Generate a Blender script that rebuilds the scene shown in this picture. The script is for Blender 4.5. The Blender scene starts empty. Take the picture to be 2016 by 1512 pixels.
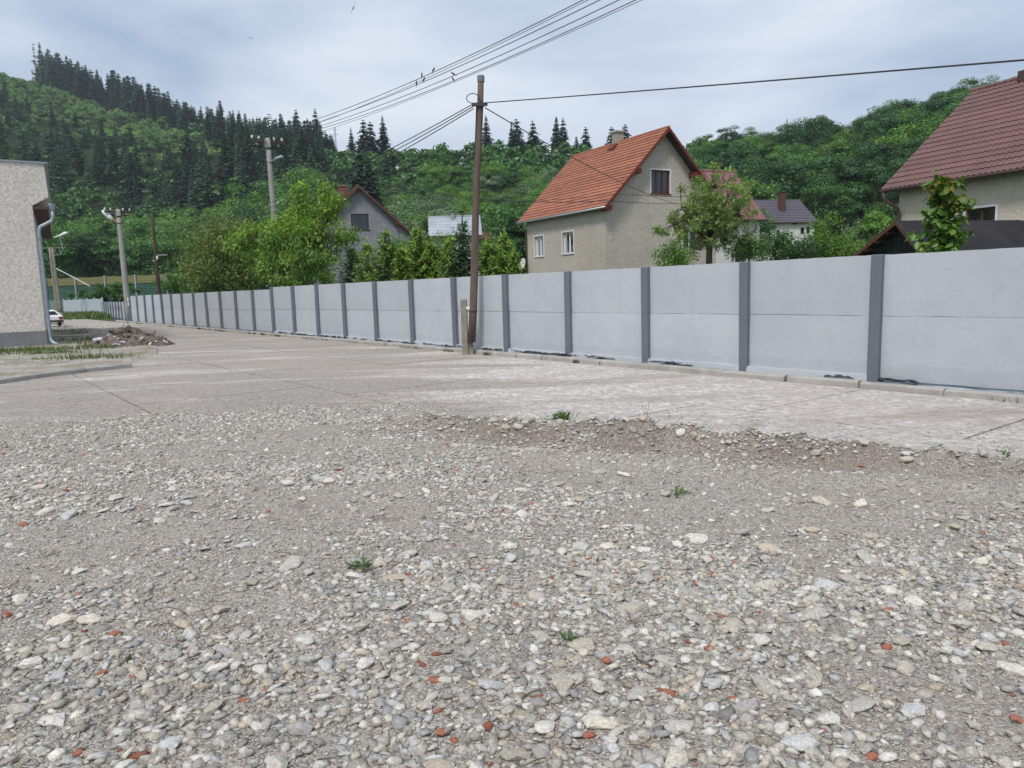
import bpy, bmesh, math, random
import numpy as np
from mathutils import Vector, Matrix

# ------------------------------------------------------------------ camera, sky, sun, exposure
S = bpy.context.scene
COL = S.collection
CAM_Z, PITCH, ROLL, FPX = 1.70, math.radians(7.2), math.radians(-1.61), 1480.0
_f = np.array([0, math.cos(PITCH), -math.sin(PITCH)])
_r0 = np.array([1., 0, 0]); _u0 = np.cross(_r0, _f)
_r = math.cos(ROLL) * _r0 + math.sin(ROLL) * _u0
_u = -math.sin(ROLL) * _r0 + math.cos(ROLL) * _u0
cam_d = bpy.data.cameras.new('camera')
cam_d.sensor_width = 36.0
cam_d.lens = FPX / 2016 * 36.0
cam_d.clip_end = 6000
cam_d.clip_start = 0.05
cam = bpy.data.objects.new('camera', cam_d); COL.objects.link(cam)
cam.matrix_world = Matrix(((_r[0], _u[0], -_f[0], 0), (_r[1], _u[1], -_f[1], 0), (_r[2], _u[2], -_f[2], CAM_Z), (0, 0, 0, 1)))
S.camera = cam

SUN_EL, SUN_AZ = math.radians(54), math.radians(204)      # azimuth clockwise from +Y
wd = bpy.data.worlds.new('World'); S.world = wd; wd.use_nodes = True
nt = wd.node_tree; N = nt.nodes; LK = nt.links
for n_ in list(N): N.remove(n_)
w_out = N.new('ShaderNodeOutputWorld'); w_bg = N.new('ShaderNodeBackground')
w_sky = N.new('ShaderNodeTexSky'); w_sky.sky_type = 'NISHITA'; w_sky.sun_disc = False
w_sky.sun_elevation = SUN_EL; w_sky.sun_rotation = SUN_AZ; w_sky.air_density = 1.0; w_sky.dust_density = 2.0
w_tc = N.new('ShaderNodeTexCoord')
w_map = N.new('ShaderNodeMapping'); w_map.inputs['Scale'].default_value = (1.0, 1.0, 3.2)
w_n1 = N.new('ShaderNodeTexNoise'); w_n1.inputs['Scale'].default_value = 2.1; w_n1.inputs['Detail'].default_value = 5; w_n1.inputs['Roughness'].default_value = .5; w_n1.inputs['Distortion'].default_value = .35
w_r1 = N.new('ShaderNodeValToRGB')
w_r1.color_ramp.elements[0].position = .30; w_r1.color_ramp.elements[0].color = (2.05, 2.7, 3.75, 1)
w_r1.color_ramp.elements[1].position = .66; w_r1.color_ramp.elements[1].color = (5.3, 5.6, 6.0, 1)
w_mix = N.new('ShaderNodeMix'); w_mix.data_type = 'RGBA'; w_mix.inputs['Factor'].default_value = .88
LK.new(w_tc.outputs['Generated'], w_map.inputs['Vector']); LK.new(w_map.outputs['Vector'], w_n1.inputs['Vector'])
LK.new(w_n1.outputs['Fac'], w_r1.inputs['Fac'])
LK.new(w_sky.outputs['Color'], w_mix.inputs[6]); LK.new(w_r1.outputs['Color'], w_mix.inputs[7])
LK.new(w_mix.outputs[2], w_bg.inputs['Color']); w_bg.inputs['Strength'].default_value = 0.1
LK.new(w_bg.outputs['Background'], w_out.inputs['Surface'])

sun_d = bpy.data.lights.new('sun', 'SUN'); sun_d.energy = 1.5; sun_d.angle = math.radians(12); sun_d.color = (1, .96, .9)
sun = bpy.data.objects.new('sun', sun_d); COL.objects.link(sun)
_sd = Vector((math.sin(SUN_AZ) * math.cos(SUN_EL), math.cos(SUN_AZ) * math.cos(SUN_EL), math.sin(SUN_EL)))
sun.rotation_euler = _sd.to_track_quat('Z', 'Y').to_euler()
sun.location = (0, 0, 60)

S.view_settings.view_transform = 'Standard'; S.view_settings.look = 'None'
S.view_settings.exposure = 0.8; S.view_settings.gamma = 1.0; S.view_settings.use_curve_mapping = False
try:
    S.cycles.max_bounces = 6; S.cycles.diffuse_bounces = 3; S.cycles.glossy_bounces = 2
    S.cycles.transparent_max_bounces = 8; S.cycles.use_denoising = True
except Exception: pass

rnd = random.Random(7)
R_ = np.random.default_rng(11)
rad = math.radians

def at(x, y, Y):
    """survey helper: the point at depth Y seen along a sight line"""
    d = _f + _r * (x - 1008) / FPX - _u * (y - 756) / FPX
    return np.array([0, 0, CAM_Z]) + d * (Y / d[1])
def gnd(x, y, z=0.0):
    d = _f + _r * (x - 1008) / FPX - _u * (y - 756) / FPX
    return np.array([0, 0, CAM_Z]) + d * ((z - CAM_Z) / d[2])

# ------------------------------------------------------------------ object helpers
def tag(o, label=None, cat=None, group=None, kind=None):
    if label: o['label'] = label
    if cat: o['category'] = cat
    if group: o['group'] = group
    if kind: o['kind'] = kind
    return o
def thing(name, label, cat, loc=(0, 0, 0), rz=0.0, group=None):
    o = bpy.data.objects.new(name, None); COL.objects.link(o); o.empty_display_size = .2
    o.location = loc; o.rotation_euler = (0, 0, rz)
    return tag(o, label, cat, group)
def link(name, mesh, parent=None, mats=None):
    o = bpy.data.objects.new(name, mesh); COL.objects.link(o)
    if parent is not None: o.parent = parent
    return o
def copy_tree(o, parent=None):
    c = o.copy(); COL.objects.link(c); c.parent = parent
    for ch in list(o.children): copy_tree(ch, c)
    return c

class MB:
    def __init__(s): s.v = []; s.f = []; s.m = []
    def add(s, vs, fs, m=0):
        b = len(s.v); s.v += [tuple(map(float, p)) for p in vs]
        s.f += [tuple(b + i for i in f) for f in fs]; s.m += [m] * len(fs); return s
    def box(s, x0, x1, y0, y1, z0, z1, m=0, ch=0.0):
        if ch > 0:
            c = ch
            ring = lambda z, i: [(x0 + i, y0 + c, z), (x0 + c, y0 + i, z), (x1 - c, y0 + i, z), (x1 - i, y0 + c, z), (x1 - i, y1 - c, z), (x1 - c, y1 - i, z), (x0 + c, y1 - i, z), (x0 + i, y1 - c, z)]
            a = ring(z0, 0); b = ring(z1 - c, 0)
            t = [(x0 + c, y0 + c, z1), (x0 + c, y0 + c, z1), (x1 - c, y0 + c, z1), (x1 - c, y0 + c, z1), (x1 - c, y1 - c, z1), (x1 - c, y1 - c, z1), (x0 + c, y1 - c, z1), (x0 + c, y1 - c, z1)]
            vs = a + b + t
            fs = [tuple(range(7, -1, -1))]
            for k in range(8):
                j = (k + 1) % 8; fs.append((k, j, 8 + j, 8 + k))
                if k % 2 == 0: fs.append((8 + k, 8 + j, 16 + k))
                else: fs.append((8 + k, 8 + j, 16 + j, 16 + k))
            fs.append((16, 18, 20, 22))
            return s.add(vs, fs, m)
        vs = [(x0, y0, z0), (x1, y0, z0), (x1, y1, z0), (x0, y1, z0), (x0, y0, z1), (x1, y0, z1), (x1, y1, z1), (x0, y1, z1)]
        return s.add(vs, [(0, 3, 2, 1), (4, 5, 6, 7), (0, 1, 5, 4), (1, 2, 6, 5), (2, 3, 7, 6), (3, 0, 4, 7)], m)
    def tube(s, pts, rr, n=6, m=0, cap=True):
        pts = [Vector(p) for p in pts]
        if not hasattr(rr, '__len__'): rr = [rr] * len(pts)
        b = len(s.v); prev = None
        for i, p in enumerate(pts):
            d = (pts[min(i + 1, len(pts) - 1)] - pts[max(i - 1, 0)]).normalized()
            if prev is None:
                x = d.orthogonal().normalized()
            else:
                x = prev - d * prev.dot(d)
                x = x.normalized() if x.length > 1e-6 else d.orthogonal().normalized()
            prev = x; y = d.cross(x)
            for k in range(n):
                a = 2 * math.pi * k / n
                q = p + (x * math.cos(a) + y * math.sin(a)) * rr[i]; s.v.append((q.x, q.y, q.z))
        fs = []
        for i in range(len(pts) - 1):
            for k in range(n):
                j = (k + 1) % n
                fs.append((b + i * n + k, b + i * n + j, b + (i + 1) * n + j, b + (i + 1) * n + k))
        if cap:
            fs.append(tuple(b + k for k in range(n - 1, -1, -1))); e = b + (len(pts) - 1) * n
            fs.append(tuple(e + k for k in range(n)))
        s.f += fs; s.m += [m] * len(fs); return s
    def lathe(s, prof, n=12, m=0, c=(0, 0, 0)):
        b = len(s.v)
        for (r, z) in prof:
            for k in range(n):
                a = 2 * math.pi * k / n; s.v.append((c[0] + r * math.cos(a), c[1] + r * math.sin(a), c[2] + z))
        fs = []
        for i in range(len(prof) - 1):
            for k in range(n):
                j = (k + 1) % n; fs.append((b + i * n + k, b + i * n + j, b + (i + 1) * n + j, b + (i + 1) * n + k))
        fs.append(tuple(b + k for k in range(n - 1, -1, -1))); e = b + (len(prof) - 1) * n; fs.append(tuple(e + k for k in range(n)))
        s.f += fs; s.m += [m] * len(fs); return s
    def mesh(s, name, mats, smooth=False):
        me = bpy.data.meshes.new(name); me.from_pydata(s.v, [], s.f)
        for m in (mats if isinstance(mats, (list, tuple)) else [mats]): me.materials.append(m)
        if any(s.m): me.polygons.foreach_set('material_index', s.m)
        if smooth: me.polygons.foreach_set('use_smooth', [True] * len(s.f))
        me.update(); return me
    def build(s, name, mats, parent=None, smooth=False, loc=None, rz=None):
        o = link(name, s.mesh(name, mats, smooth), parent)
        if loc is not None: o.location = loc
        if rz is not None: o.rotation_euler = (0, 0, rz)
        return o

def np_mesh(name, V, F, mats, tint=None, smooth=False, midx=None):
    """V (n,3), F (m,k) -> mesh; tint per vertex -> colour attribute 'tint'"""
    V = np.asarray(V, np.float32); F = np.asarray(F, np.int32); k = F.shape[1]
    me = bpy.data.meshes.new(name)
    me.vertices.add(len(V)); me.vertices.foreach_set('co', V.ravel())
    me.loops.add(F.size); me.loops.foreach_set('vertex_index', F.ravel())
    me.polygons.add(len(F)); me.polygons.foreach_set('loop_start', np.arange(0, F.size, k, dtype=np.int32))
    me.polygons.foreach_set('loop_total', np.full(len(F), k, np.int32))
    if smooth: me.polygons.foreach_set('use_smooth', np.ones(len(F), bool))
    for m in (mats if isinstance(mats, (list, tuple)) else [mats]): me.materials.append(m)
    if midx is not None: me.polygons.foreach_set('material_index', np.asarray(midx, np.int32))
    me.update(calc_edges=True)
    if tint is not None:
        at_ = me.attributes.new('tint', 'FLOAT_COLOR', 'POINT')
        c = np.ones((len(V), 4), np.float32); t = np.asarray(tint, np.float32)
        c[:, :3] = t if t.ndim == 2 else t[:, None]
        at_.data.foreach_set('color', c.ravel())
    return me

# value noise (numpy)
_lat = R_.random((256, 256))
def vnoise(x, y):
    x = np.asarray(x, float); y = np.asarray(y, float)
    xi = np.floor(x).astype(int); yi = np.floor(y).astype(int); fx = x - xi; fy = y - yi
    fx = fx * fx * (3 - 2 * fx); fy = fy * fy * (3 - 2 * fy)
    g = lambda a, b: _lat[a & 255, b & 255]
    return (g(xi, yi) * (1 - fx) + g(xi + 1, yi) * fx) * (1 - fy) + (g(xi, yi + 1) * (1 - fx) + g(xi + 1, yi + 1) * fx) * fy
def fbm(x, y, o=4, l=2.03, g=.5):
    s = 0; a = 1; t = 0; x = np.asarray(x, float); y = np.asarray(y, float)
    for i in range(o):
        s = s + a * vnoise(x + 17.3 * i, y - 9.1 * i); t += a; a *= g; x = x * l; y = y * l
    return s / t
def sstep(a, b, x):
    t = np.clip((np.asarray(x, float) - a) / (b - a), 0, 1); return t * t * (3 - 2 * t)

# ------------------------------------------------------------------ materials
def new_mat(name):
    m = bpy.data.materials.new(name); m.use_nodes = True
    nt = m.node_tree; nt.nodes.clear()
    o = nt.nodes.new('ShaderNodeOutputMaterial')
    return m, nt.nodes, nt.links, o
def c4(c): return (c[0], c[1], c[2], 1)
def sc(c, k): return (c[0] * k, c[1] * k, c[2] * k)
def node_noise(N, L, vec, scale, detail=4, rough=.55, dist=0.0):
    n = N.new('ShaderNodeTexNoise'); n.inputs['Scale'].default_value = scale; n.inputs['Detail'].default_value = detail
    n.inputs['Roughness'].default_value = rough; n.inputs['Distortion'].default_value = dist
    if vec is not None: L.new(vec, n.inputs['Vector'])
    return n
def ramp(N, L, fac, stops):
    r = N.new('ShaderNodeValToRGB'); e = r.color_ramp.elements
    while len(e) < len(stops): e.new(.5)
    for i, (p, c) in enumerate(stops): e[i].position = p; e[i].color = c4(c) if hasattr(c, '__len__') else (c, c, c, 1)
    L.new(fac, r.inputs['Fac']); return r
def mixc(N, L, fac, a, b, mode='MIX'):
    m = N.new('ShaderNodeMix'); m.data_type = 'RGBA'; m.blend_type = mode
    for inp, v in ((0, fac), (6, a), (7, b)):
        if isinstance(v, (int, float)): m.inputs[inp].default_value = v
        elif isinstance(v, tuple): m.inputs[inp].default_value = c4(v)
        else: L.new(v, m.inputs[inp])
    return m.outputs[2]
def pmat(name, col, rough=.8, var=.12, scale=3.0, bump=0.0, bscale=40.0, spec=.25, metal=0.0, stain=None, stain_scale=1.0, stain_amt=.5, space='Position', stretch=(1, 1, 1), rnd_v=0.0, attr=False):
    m, N, L, o = new_mat(name)
    b = N.new('ShaderNodeBsdfPrincipled'); L.new(b.outputs[0], o.inputs[0])
    b.inputs['Roughness'].default_value = rough; b.inputs['Specular IOR Level'].default_value = spec; b.inputs['Metallic'].default_value = metal
    if space == 'Position': g = N.new('ShaderNodeNewGeometry').outputs['Position']
    else: g = N.new('ShaderNodeTexCoord').outputs['Object']
    mp = N.new('ShaderNodeMapping'); mp.inputs['Scale'].default_value = stretch; L.new(g, mp.inputs['Vector']); g = mp.outputs['Vector']
    n1 = node_noise(N, L, g, scale, 6, .6)
    c = ramp(N, L, n1.outputs['Fac'], [(.25, sc(col, 1 - var)), (.75, sc(col, 1 + var))]).outputs[0]
    if stain:
        n2 = node_noise(N, L, g, stain_scale, 5, .6, .4)
        f = ramp(N, L, n2.outputs['Fac'], [(.45, 0.0), (.7, stain_amt)]).outputs[0]
        c = mixc(N, L, f, c, stain)
    if rnd_v > 0:
        oi = N.new('ShaderNodeObjectInfo'); mr = N.new('ShaderNodeMapRange')
        mr.inputs['To Min'].default_value = 1 - rnd_v; mr.inputs['To Max'].default_value = 1 + rnd_v
        L.new(oi.outputs['Random'], mr.inputs['Value']); c = mixc(N, L, 1.0, c, mr.outputs[0], 'MULTIPLY')
    if attr:
        a = N.new('ShaderNodeAttribute'); a.attribute_name = 'tint'; c = mixc(N, L, 1.0, c, a.outputs['Color'], 'MULTIPLY')
    L.new(c, b.inputs['Base Color'])
    if bump > 0:
        n3 = node_noise(N, L, g, bscale, 5, .65); bp = N.new('ShaderNodeBump'); bp.inputs['Strength'].default_value = 1.0; bp.inputs['Distance'].default_value = bump
        L.new(n3.outputs['Fac'], bp.inputs['Height']); L.new(bp.outputs[0], b.inputs['Normal'])
    return m
def leaf_mat(name, ca, cb, trans=.28, rough=.6):
    """two-sided leaf; per-object colour between ca and cb, per-leaf tint from the mesh"""
    m, N, L, o = new_mat(name)
    oi = N.new('ShaderNodeObjectInfo'); at_ = N.new('ShaderNodeAttribute'); at_.attribute_name = 'tint'
    c = mixc(N, L, oi.outputs['Random'], ca, cb); c = mixc(N, L, 1.0, c, at_.outputs['Color'], 'MULTIPLY')
    d = N.new('ShaderNodeBsdfDiffuse'); L.new(c, d.inputs['Color'])
    t = N.new('ShaderNodeBsdfTranslucent'); ct = mixc(N, L, 1.0, c, (1.1, 1.15, .55), 'MULTIPLY'); L.new(ct, t.inputs['Color'])
    mx = N.new('ShaderNodeMixShader'); mx.inputs[0].default_value = trans; L.new(d.outputs[0], mx.inputs[1]); L.new(t.outputs[0], mx.inputs[2])
    gl = N.new('ShaderNodeBsdfGlossy'); gl.inputs['Roughness'].default_value = .45; gl.inputs['Color'].default_value = (.9, .95, 1, 1)
    mx2 = N.new('ShaderNodeMixShader'); mx2.inputs[0].default_value = .03; L.new(mx.outputs[0], mx2.inputs[1]); L.new(gl.outputs[0], mx2.inputs[2])
    L.new(mx2.outputs[0], o.inputs[0]); return m

M = {}
def fence_mat():
    m, N, L, o = new_mat('fence_panel_paint')
    b = N.new('ShaderNodeBsdfPrincipled'); L.new(b.outputs[0], o.inputs[0]); b.inputs['Roughness'].default_value = .6; b.inputs['Specular IOR Level'].default_value = .3
    g = N.new('ShaderNodeNewGeometry').outputs['Position']; ob = N.new('ShaderNodeTexCoord').outputs['Object']
    n1 = node_noise(N, L, g, 1.1, 6, .6, .3); c = ramp(N, L, n1.outputs['Fac'], [(.3, (.415, .45, .485)), (.7, (.48, .505, .53))]).outputs[0]
    oi = N.new('ShaderNodeObjectInfo'); mr = N.new('ShaderNodeMapRange'); mr.inputs['To Min'].default_value = .95; mr.inputs['To Max'].default_value = 1.05; L.new(oi.outputs['Random'], mr.inputs['Value']); c = mixc(N, L, 1.0, c, mr.outputs[0], 'MULTIPLY')
    # rolled-on paint: darker misses and scuffs
    n2 = node_noise(N, L, g, 3.3, 8, .7, .8); f = ramp(N, L, n2.outputs['Fac'], [(.60, 0.), (.70, .30)]).outputs[0]; c = mixc(N, L, f, c, (.30, .335, .37))
    mp = N.new('ShaderNodeMapping'); mp.inputs['Scale'].default_value = (7, 7, .55); L.new(g, mp.inputs['Vector']); n3 = node_noise(N, L, mp.outputs[0], 1.0, 5, .6); f = ramp(N, L, n3.outputs['Fac'], [(.56, 0.), (.74, .22)]).outputs[0]; c = mixc(N, L, f, c, (.33, .35, .355))
    # splashed dirt near the ground
    sp = N.new('ShaderNodeSeparateXYZ'); L.new(ob, sp.inputs[0]); n4 = node_noise(N, L, g, 5.0, 6, .7)
    ad = N.new('ShaderNodeMath'); ad.operation = 'MULTIPLY_ADD'; ad.inputs[1].default_value = -.55; L.new(n4.outputs['Fac'], ad.inputs[0]); L.new(sp.outputs['Z'], ad.inputs[2])
    f = ramp(N, L, ad.outputs[0], [(-.2, .12), (-.08, 0.)]).outputs[0]; c = mixc(N, L, f, c, (.26, .255, .245))
    L.new(c, b.inputs['Base Color'])
    n5 = node_noise(N, L, g, 22, 6, .65); bp = N.new('ShaderNodeBump'); bp.inputs['Distance'].default_value = .005; L.new(n5.outputs['Fac'], bp.inputs['Height']); L.new(bp.outputs[0], b.inputs['Normal'])
    return m
M['fence_panel'] = fence_mat()
M['fence_post'] = pmat('fence_post_paint', (.135, .155, .18), .5, .08, 2.0, .0015, 40, .35, stain=(.12, .14, .17), stain_amt=.4)
M['fence_strip'] = pmat('painted_strip', (.36, .40, .44), .7, .25, 2.5, .02, 14, stain=(.05, .055, .065), stain_scale=2.3, stain_amt=.9)
M['plastic'] = pmat('black_sheet', (.05, .056, .066), .4, .3, 5, .01, 12, .5)
M['kerb'] = pmat('kerb_concrete', (.38, .36, .335), .9, .18, 3.5, .004, 60, stain=(.29, .26, .22), stain_scale=2.2, stain_amt=.55, rnd_v=.08)
M['conc'] = pmat('pole_concrete', (.32, .315, .30), .9, .12, 2.0, .004, 40, stain=(.2, .19, .17), stain_scale=1.2)
M['old_conc'] = pmat('weathered_concrete', (.27, .25, .21), .9, .2, 5.0, .006, 50, stain=(.15, .13, .10), stain_scale=3)
M['wood_pole'] = pmat('pole_wood', (.135, .098, .082), .85, .35, 3.0, .004, 30, stain=(.07, .05, .042), stain_scale=2.5, stretch=(6, 6, .5))
M['dark_wood'] = pmat('tarred_wood', (.06, .045, .04), .85, .4, 2.0, .004, 30, stain=(.2, .12, .07), stain_scale=1.0, stretch=(6, 6, .6))
M['steel'] = pmat('galvanised_steel', (.42, .45, .48), .45, .1, 4, .001, 20, .5, metal=.6)
M['pipe'] = pmat('downpipe_zinc', (.28, .335, .39), .45, .15, 3, .001, 20, .5, metal=.35)
M['dark_metal'] = pmat('dark_metal', (.045, .04, .042), .5, .2, 4, spec=.4)
M['brown_metal'] = pmat('brown_painted_metal', (.075, .042, .035), .45, .15, 4, spec=.4)
M['wire'] = pmat('wire', (.035, .038, .045), .6, .1, 1)
M['porcelain'] = pmat('porcelain', (.75, .75, .72), .25, .05, 1, spec=.5)
M['white'] = pmat('white_paint', (.78, .79, .80), .4, .03, 2, spec=.4)
M['orange_paint'] = pmat('orange_rusted_arm', (.45, .16, .09), .7, .3, 6)
M['stucco_beige'] = pmat('beige_roughcast', (.53, .475, .415), .95, .42, 13.0, .05, 16, .1, stain=(.39, .335, .285), stain_scale=.35, stain_amt=.55)
M['stucco_cream'] = pmat('cream_roughcast', (.60, .545, .45), .95, .15, 8.0, .03, 14, .1, stain=(.42, .39, .33), stain_scale=.4)
M['stucco_grey'] = pmat('grey_roughcast', (.66, .62, .57), .95, .38, 11.0, .05, 22, .1, stain=(.53, .495, .455), stain_scale=.4, stain_amt=.5)
M['plinth'] = pmat('grey_plinth', (.185, .19, .205), .9, .15, 2.0, .006, 25, stain=(.25, .24, .22), stain_scale=1.5)
M['grey_block'] = pmat('grey_block_wall', (.235, .24, .265), .95, .15, 2.0, .01, 12)
M['white_wall'] = pmat('white_render', (.66, .65, .62), .9, .06, 1.0, .004, 20, stain=(.55, .53, .5), stain_scale=.6)
M['tile_orange'] = pmat('orange_clay_tile', (.36, .145, .09), .75, .2, 5.0, .004, 30, .2, stain=(.22, .10, .065), stain_scale=1.6, stain_amt=.7, rnd_v=.11)
M['tile_brown'] = pmat('brown_metal_tile', (.165, .085, .078), .45, .1, 2.0, spec=.35, stain=(.115, .066, .062), stain_scale=.8, stain_amt=.7, rnd_v=.08)
M['roof_maroon'] = pmat('maroon_sheet_roof', (.235, .10, .108), .55, .1, 1.5, spec=.3, stain=(.17, .06, .07), stain_scale=.6, rnd_v=.06)
M['roof_slate'] = pmat('purple_grey_tile', (.115, .105, .13), .5, .1, 2, spec=.35, rnd_v=.06)
M['roof_silver'] = pmat('silver_sheet_roof', (.36, .395, .44), .55, .22, 1.0, spec=.4, stain=(.25, .275, .31), stain_scale=1.3, rnd_v=.08)
M['roof_brick'] = pmat('weathered_tile_roof', (.17, .075, .055), .8, .3, 3)
M['felt'] = pmat('black_roofing_felt', (.026, .025, .029), .85, .18, 1.4, .003, 60, .15, stain=(.045, .042, .047), stain_scale=.8, stain_amt=.6, rnd_v=.06)
M['board_dark'] = pmat('dark_green_boards', (.022, .030, .027), .8, .3, 3, stretch=(4, 4, .7), rnd_v=.2)
M['verge_red'] = pmat('red_brown_paint', (.155, .032, .024), .6, .15, 3)
M['verge_brown'] = pmat('brown_board', (.10, .052, .036), .7, .25, 3)
M['soffit'] = pmat('brown_soffit', (.09, .055, .045), .8, .2, 3)
M['chimney'] = pmat('chimney_render', (.34, .31, .26), .9, .15, 4, .01, 20)
M['curtain'] = pmat('net_curtain', (.24, .30, .35), .9, .35, 2.0, stretch=(9, 9, .5))
M['curtain_dark'] = pmat('dark_curtain', (.06, .055, .065), .9, .35, 2.0, stretch=(9, 9, .5))
M['bark'] = pmat('bark', (.085, .065, .05), .95, .3, 6, .02, 15)
M['soil'] = pmat('soil', (.16, .125, .10), 1, .25, 4, .02, 15)
M['car_white'] = pmat('car_white_paint', (.72, .73, .74), .3, .03, 2, spec=.5)
M['tyre'] = pmat('tyre_rubber', (.018, .018, .019), .85, .2, 4)
M['tail_red'] = pmat('tail_light_red', (.30, .012, .02), .2, .1, 4, spec=.5)
M['blue_plastic'] = pmat('pale_plastic', (.46, .50, .58), .5, .2, 6, .01, 12)
M['plank'] = pmat('broken_wood', (.17, .135, .11), .9, .35, 5, stretch=(3, 3, 3), rnd_v=.5)
M['bird'] = pmat('bird_feathers', (.025, .026, .03), .7, .3, 9)
def glass_mat():
    m, N, L, o = new_mat('window_glass')
    b = N.new('ShaderNodeBsdfGlossy'); b.inputs['Roughness'].default_value = .03; b.inputs['Color'].default_value = (.9, .95, 1, 1)
    t = N.new('ShaderNodeBsdfTransparent'); t.inputs['Color'].default_value = (.72, .78, .8, 1)
    f = N.new('ShaderNodeFresnel'); f.inputs['IOR'].default_value = 1.5
    mx = N.new('ShaderNodeMixShader'); L.new(f.outputs[0], mx.inputs[0]); L.new(t.outputs[0], mx.inputs[1]); L.new(b.outputs[0], mx.inputs[2])
    L.new(mx.outputs[0], o.inputs[0]); return m
M['glass'] = glass_mat()
def net_mat(name, col, alpha):
    m, N, L, o = new_mat(name)
    d = N.new('ShaderNodeBsdfDiffuse'); d.inputs['Color'].default_value = c4(col)
    tl = N.new('ShaderNodeBsdfTranslucent'); tl.inputs['Color'].default_value = c4(col)
    a = N.new('ShaderNodeAddShader'); a = N.new('ShaderNodeMixShader'); a.inputs[0].default_value = .4; L.new(d.outputs[0], a.inputs[1]); L.new(tl.outputs[0], a.inputs[2])
    t = N.new('ShaderNodeBsdfTransparent')
    g = N.new('ShaderNodeNewGeometry'); w = N.new('ShaderNodeTexWave'); w.bands_direction = 'Z'; w.inputs['Scale'].default_value = 1.1; w.inputs['Distortion'].default_value = .6
    L.new(g.outputs['Position'], w.inputs['Vector'])
    mr = N.new('ShaderNodeMapRange'); mr.inputs['To Min'].default_value = alpha - .15; mr.inputs['To Max'].default_value = alpha + .15; L.new(w.outputs['Fac'], mr.inputs['Value'])
    mx = N.new('ShaderNodeMixShader'); L.new(mr.outputs[0], mx.inputs[0]); L.new(t.outputs[0], mx.inputs[1]); L.new(a.outputs[0], mx.inputs[2])
    L.new(mx.outputs[0], o.inputs[0]); return m
M['net_yellow'] = net_mat('straw_coloured_net', (.36, .34, .16), .75)
M['net_teal'] = net_mat('teal_net', (.10, .20, .155), .68)
# leaves
M['lf_bright'] = leaf_mat('leaf_bright_green', (0.149, 0.290, 0.048), (0.099, 0.224, 0.042))
M['lf_mid'] = leaf_mat('leaf_mid_green', (0.103, 0.223, 0.052), (0.068, 0.166, 0.043))
M['lf_dark'] = leaf_mat('leaf_dark_green', (0.057, 0.132, 0.043), (0.037, 0.100, 0.034))
M['lf_olive'] = leaf_mat('leaf_olive_green', (0.174, 0.246, 0.070), (0.152, 0.217, 0.061))
M['lf_bush'] = leaf_mat('leaf_young_growth', (0.191, 0.340, 0.111), (0.162, 0.297, 0.098))
M['lf_silver'] = leaf_mat('leaf_willow_green', (0.157, 0.239, 0.132), (0.132, 0.206, 0.108))
M['nd_dark'] = leaf_mat('needles_dark', (0.034, 0.066, 0.038), (0.024, 0.052, 0.032), .15)
M['nd_mid'] = leaf_mat('needles_mid', (0.072, 0.134, 0.067), (0.054, 0.108, 0.064), .15)
M['nd_young'] = leaf_mat('needles_young_spruce', (0.188, 0.294, 0.077), (0.150, 0.250, 0.069), .25)
M['lf_leafy'] = leaf_mat('leaf_yellow_green', (0.165, 0.297, 0.051), (0.165, 0.297, 0.051), .35)
M['lf_cherry'] = leaf_mat('leaf_cherry', (0.119, 0.231, 0.042), (0.119, 0.231, 0.042), .4)
M['lf_apple'] = leaf_mat('leaf_apple', (0.241, 0.345, 0.115), (0.241, 0.345, 0.115), .4)
M['grass'] = leaf_mat('grass_blades', (0.102, 0.156, 0.042), (0.102, 0.156, 0.042), .3)
M['weed'] = leaf_mat('weed_leaves', (0.084, 0.168, 0.036), (0.120, 0.180, 0.048), .3)
# ------------------------------------------------------------------ terrain
M['meadow'] = pmat('meadow', (.055, .095, .030), 1, .3, .35, .03, 6, .05, stain=(.11, .115, .05), stain_scale=.08, stain_amt=.6)
M['forest_floor'] = pmat('forest_floor', (.025, .042, .018), 1, .4, .12, .2, .8, .02)
g_ = MB(); _n = 24; _e = 3000
_g = np.concatenate([np.linspace(-_e, -120, 8), np.linspace(-100, 200, 16), np.linspace(230, _e, 8)])
gx, gy = np.meshgrid(_g, _g); ni = len(_g)
V = np.stack([gx.ravel(), gy.ravel(), np.full(gx.size, -.08)], 1)
ii = np.arange(ni - 1); a_, b_ = np.meshgrid(ii, ii); q0 = (b_ * ni + a_).ravel()
o = link('ground', np_mesh('ground', V, np.stack([q0, q0 + 1, q0 + ni + 1, q0 + ni], 1), M['meadow'])); tag(o, kind='structure')

# hills behind the village: crest height h, foot depth f and crest depth c along bearings u = x / y
HU = np.array([-1.6, -.95, -.68, -.546, -.411, -.33, -.262, -.168, -.04, .13, .231, .332, .434, .569, .8, 1.6])
HH = np.array([150, 175, 182, 140, 95, 77, 61, 51.5, 49.5, 45, 40, 39, 38.5, 42, 48, 46.])
HF = np.array([165, 165, 165, 160, 150, 122, 105, 95, 86, 86, 86, 84, 78, 64, 60, 60.])
HC = np.array([600, 600, 600, 550, 450, 400, 350, 320, 300, 290, 260, 240, 230, 220, 220, 220.])
def hill(x, y):
    x = np.asarray(x, float); y = np.asarray(y, float)
    yy = np.maximum(y, 1.0); u = np.clip(x / yy, -1.6, 1.6)
    h = np.interp(u, HU, HH); f = np.interp(u, HU, HF); c = np.interp(u, HU, HC)
    t = np.clip((yy - f) / (c - f), 0, 1); s = .55 * t + .45 * t * t * (3 - 2 * t)
    over = np.clip((yy - c) / c, 0, 1)
    z = h * s * (1 - .35 * over) + (fbm(x * .02, y * .02, 3) - .5) * 9 * s
    return np.where(y > 20, z, 0.) - .12
us = np.linspace(-1.6, 1.6, 170); ys = np.concatenate([np.linspace(50, 320, 70), np.linspace(326, 900, 60)])
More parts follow.
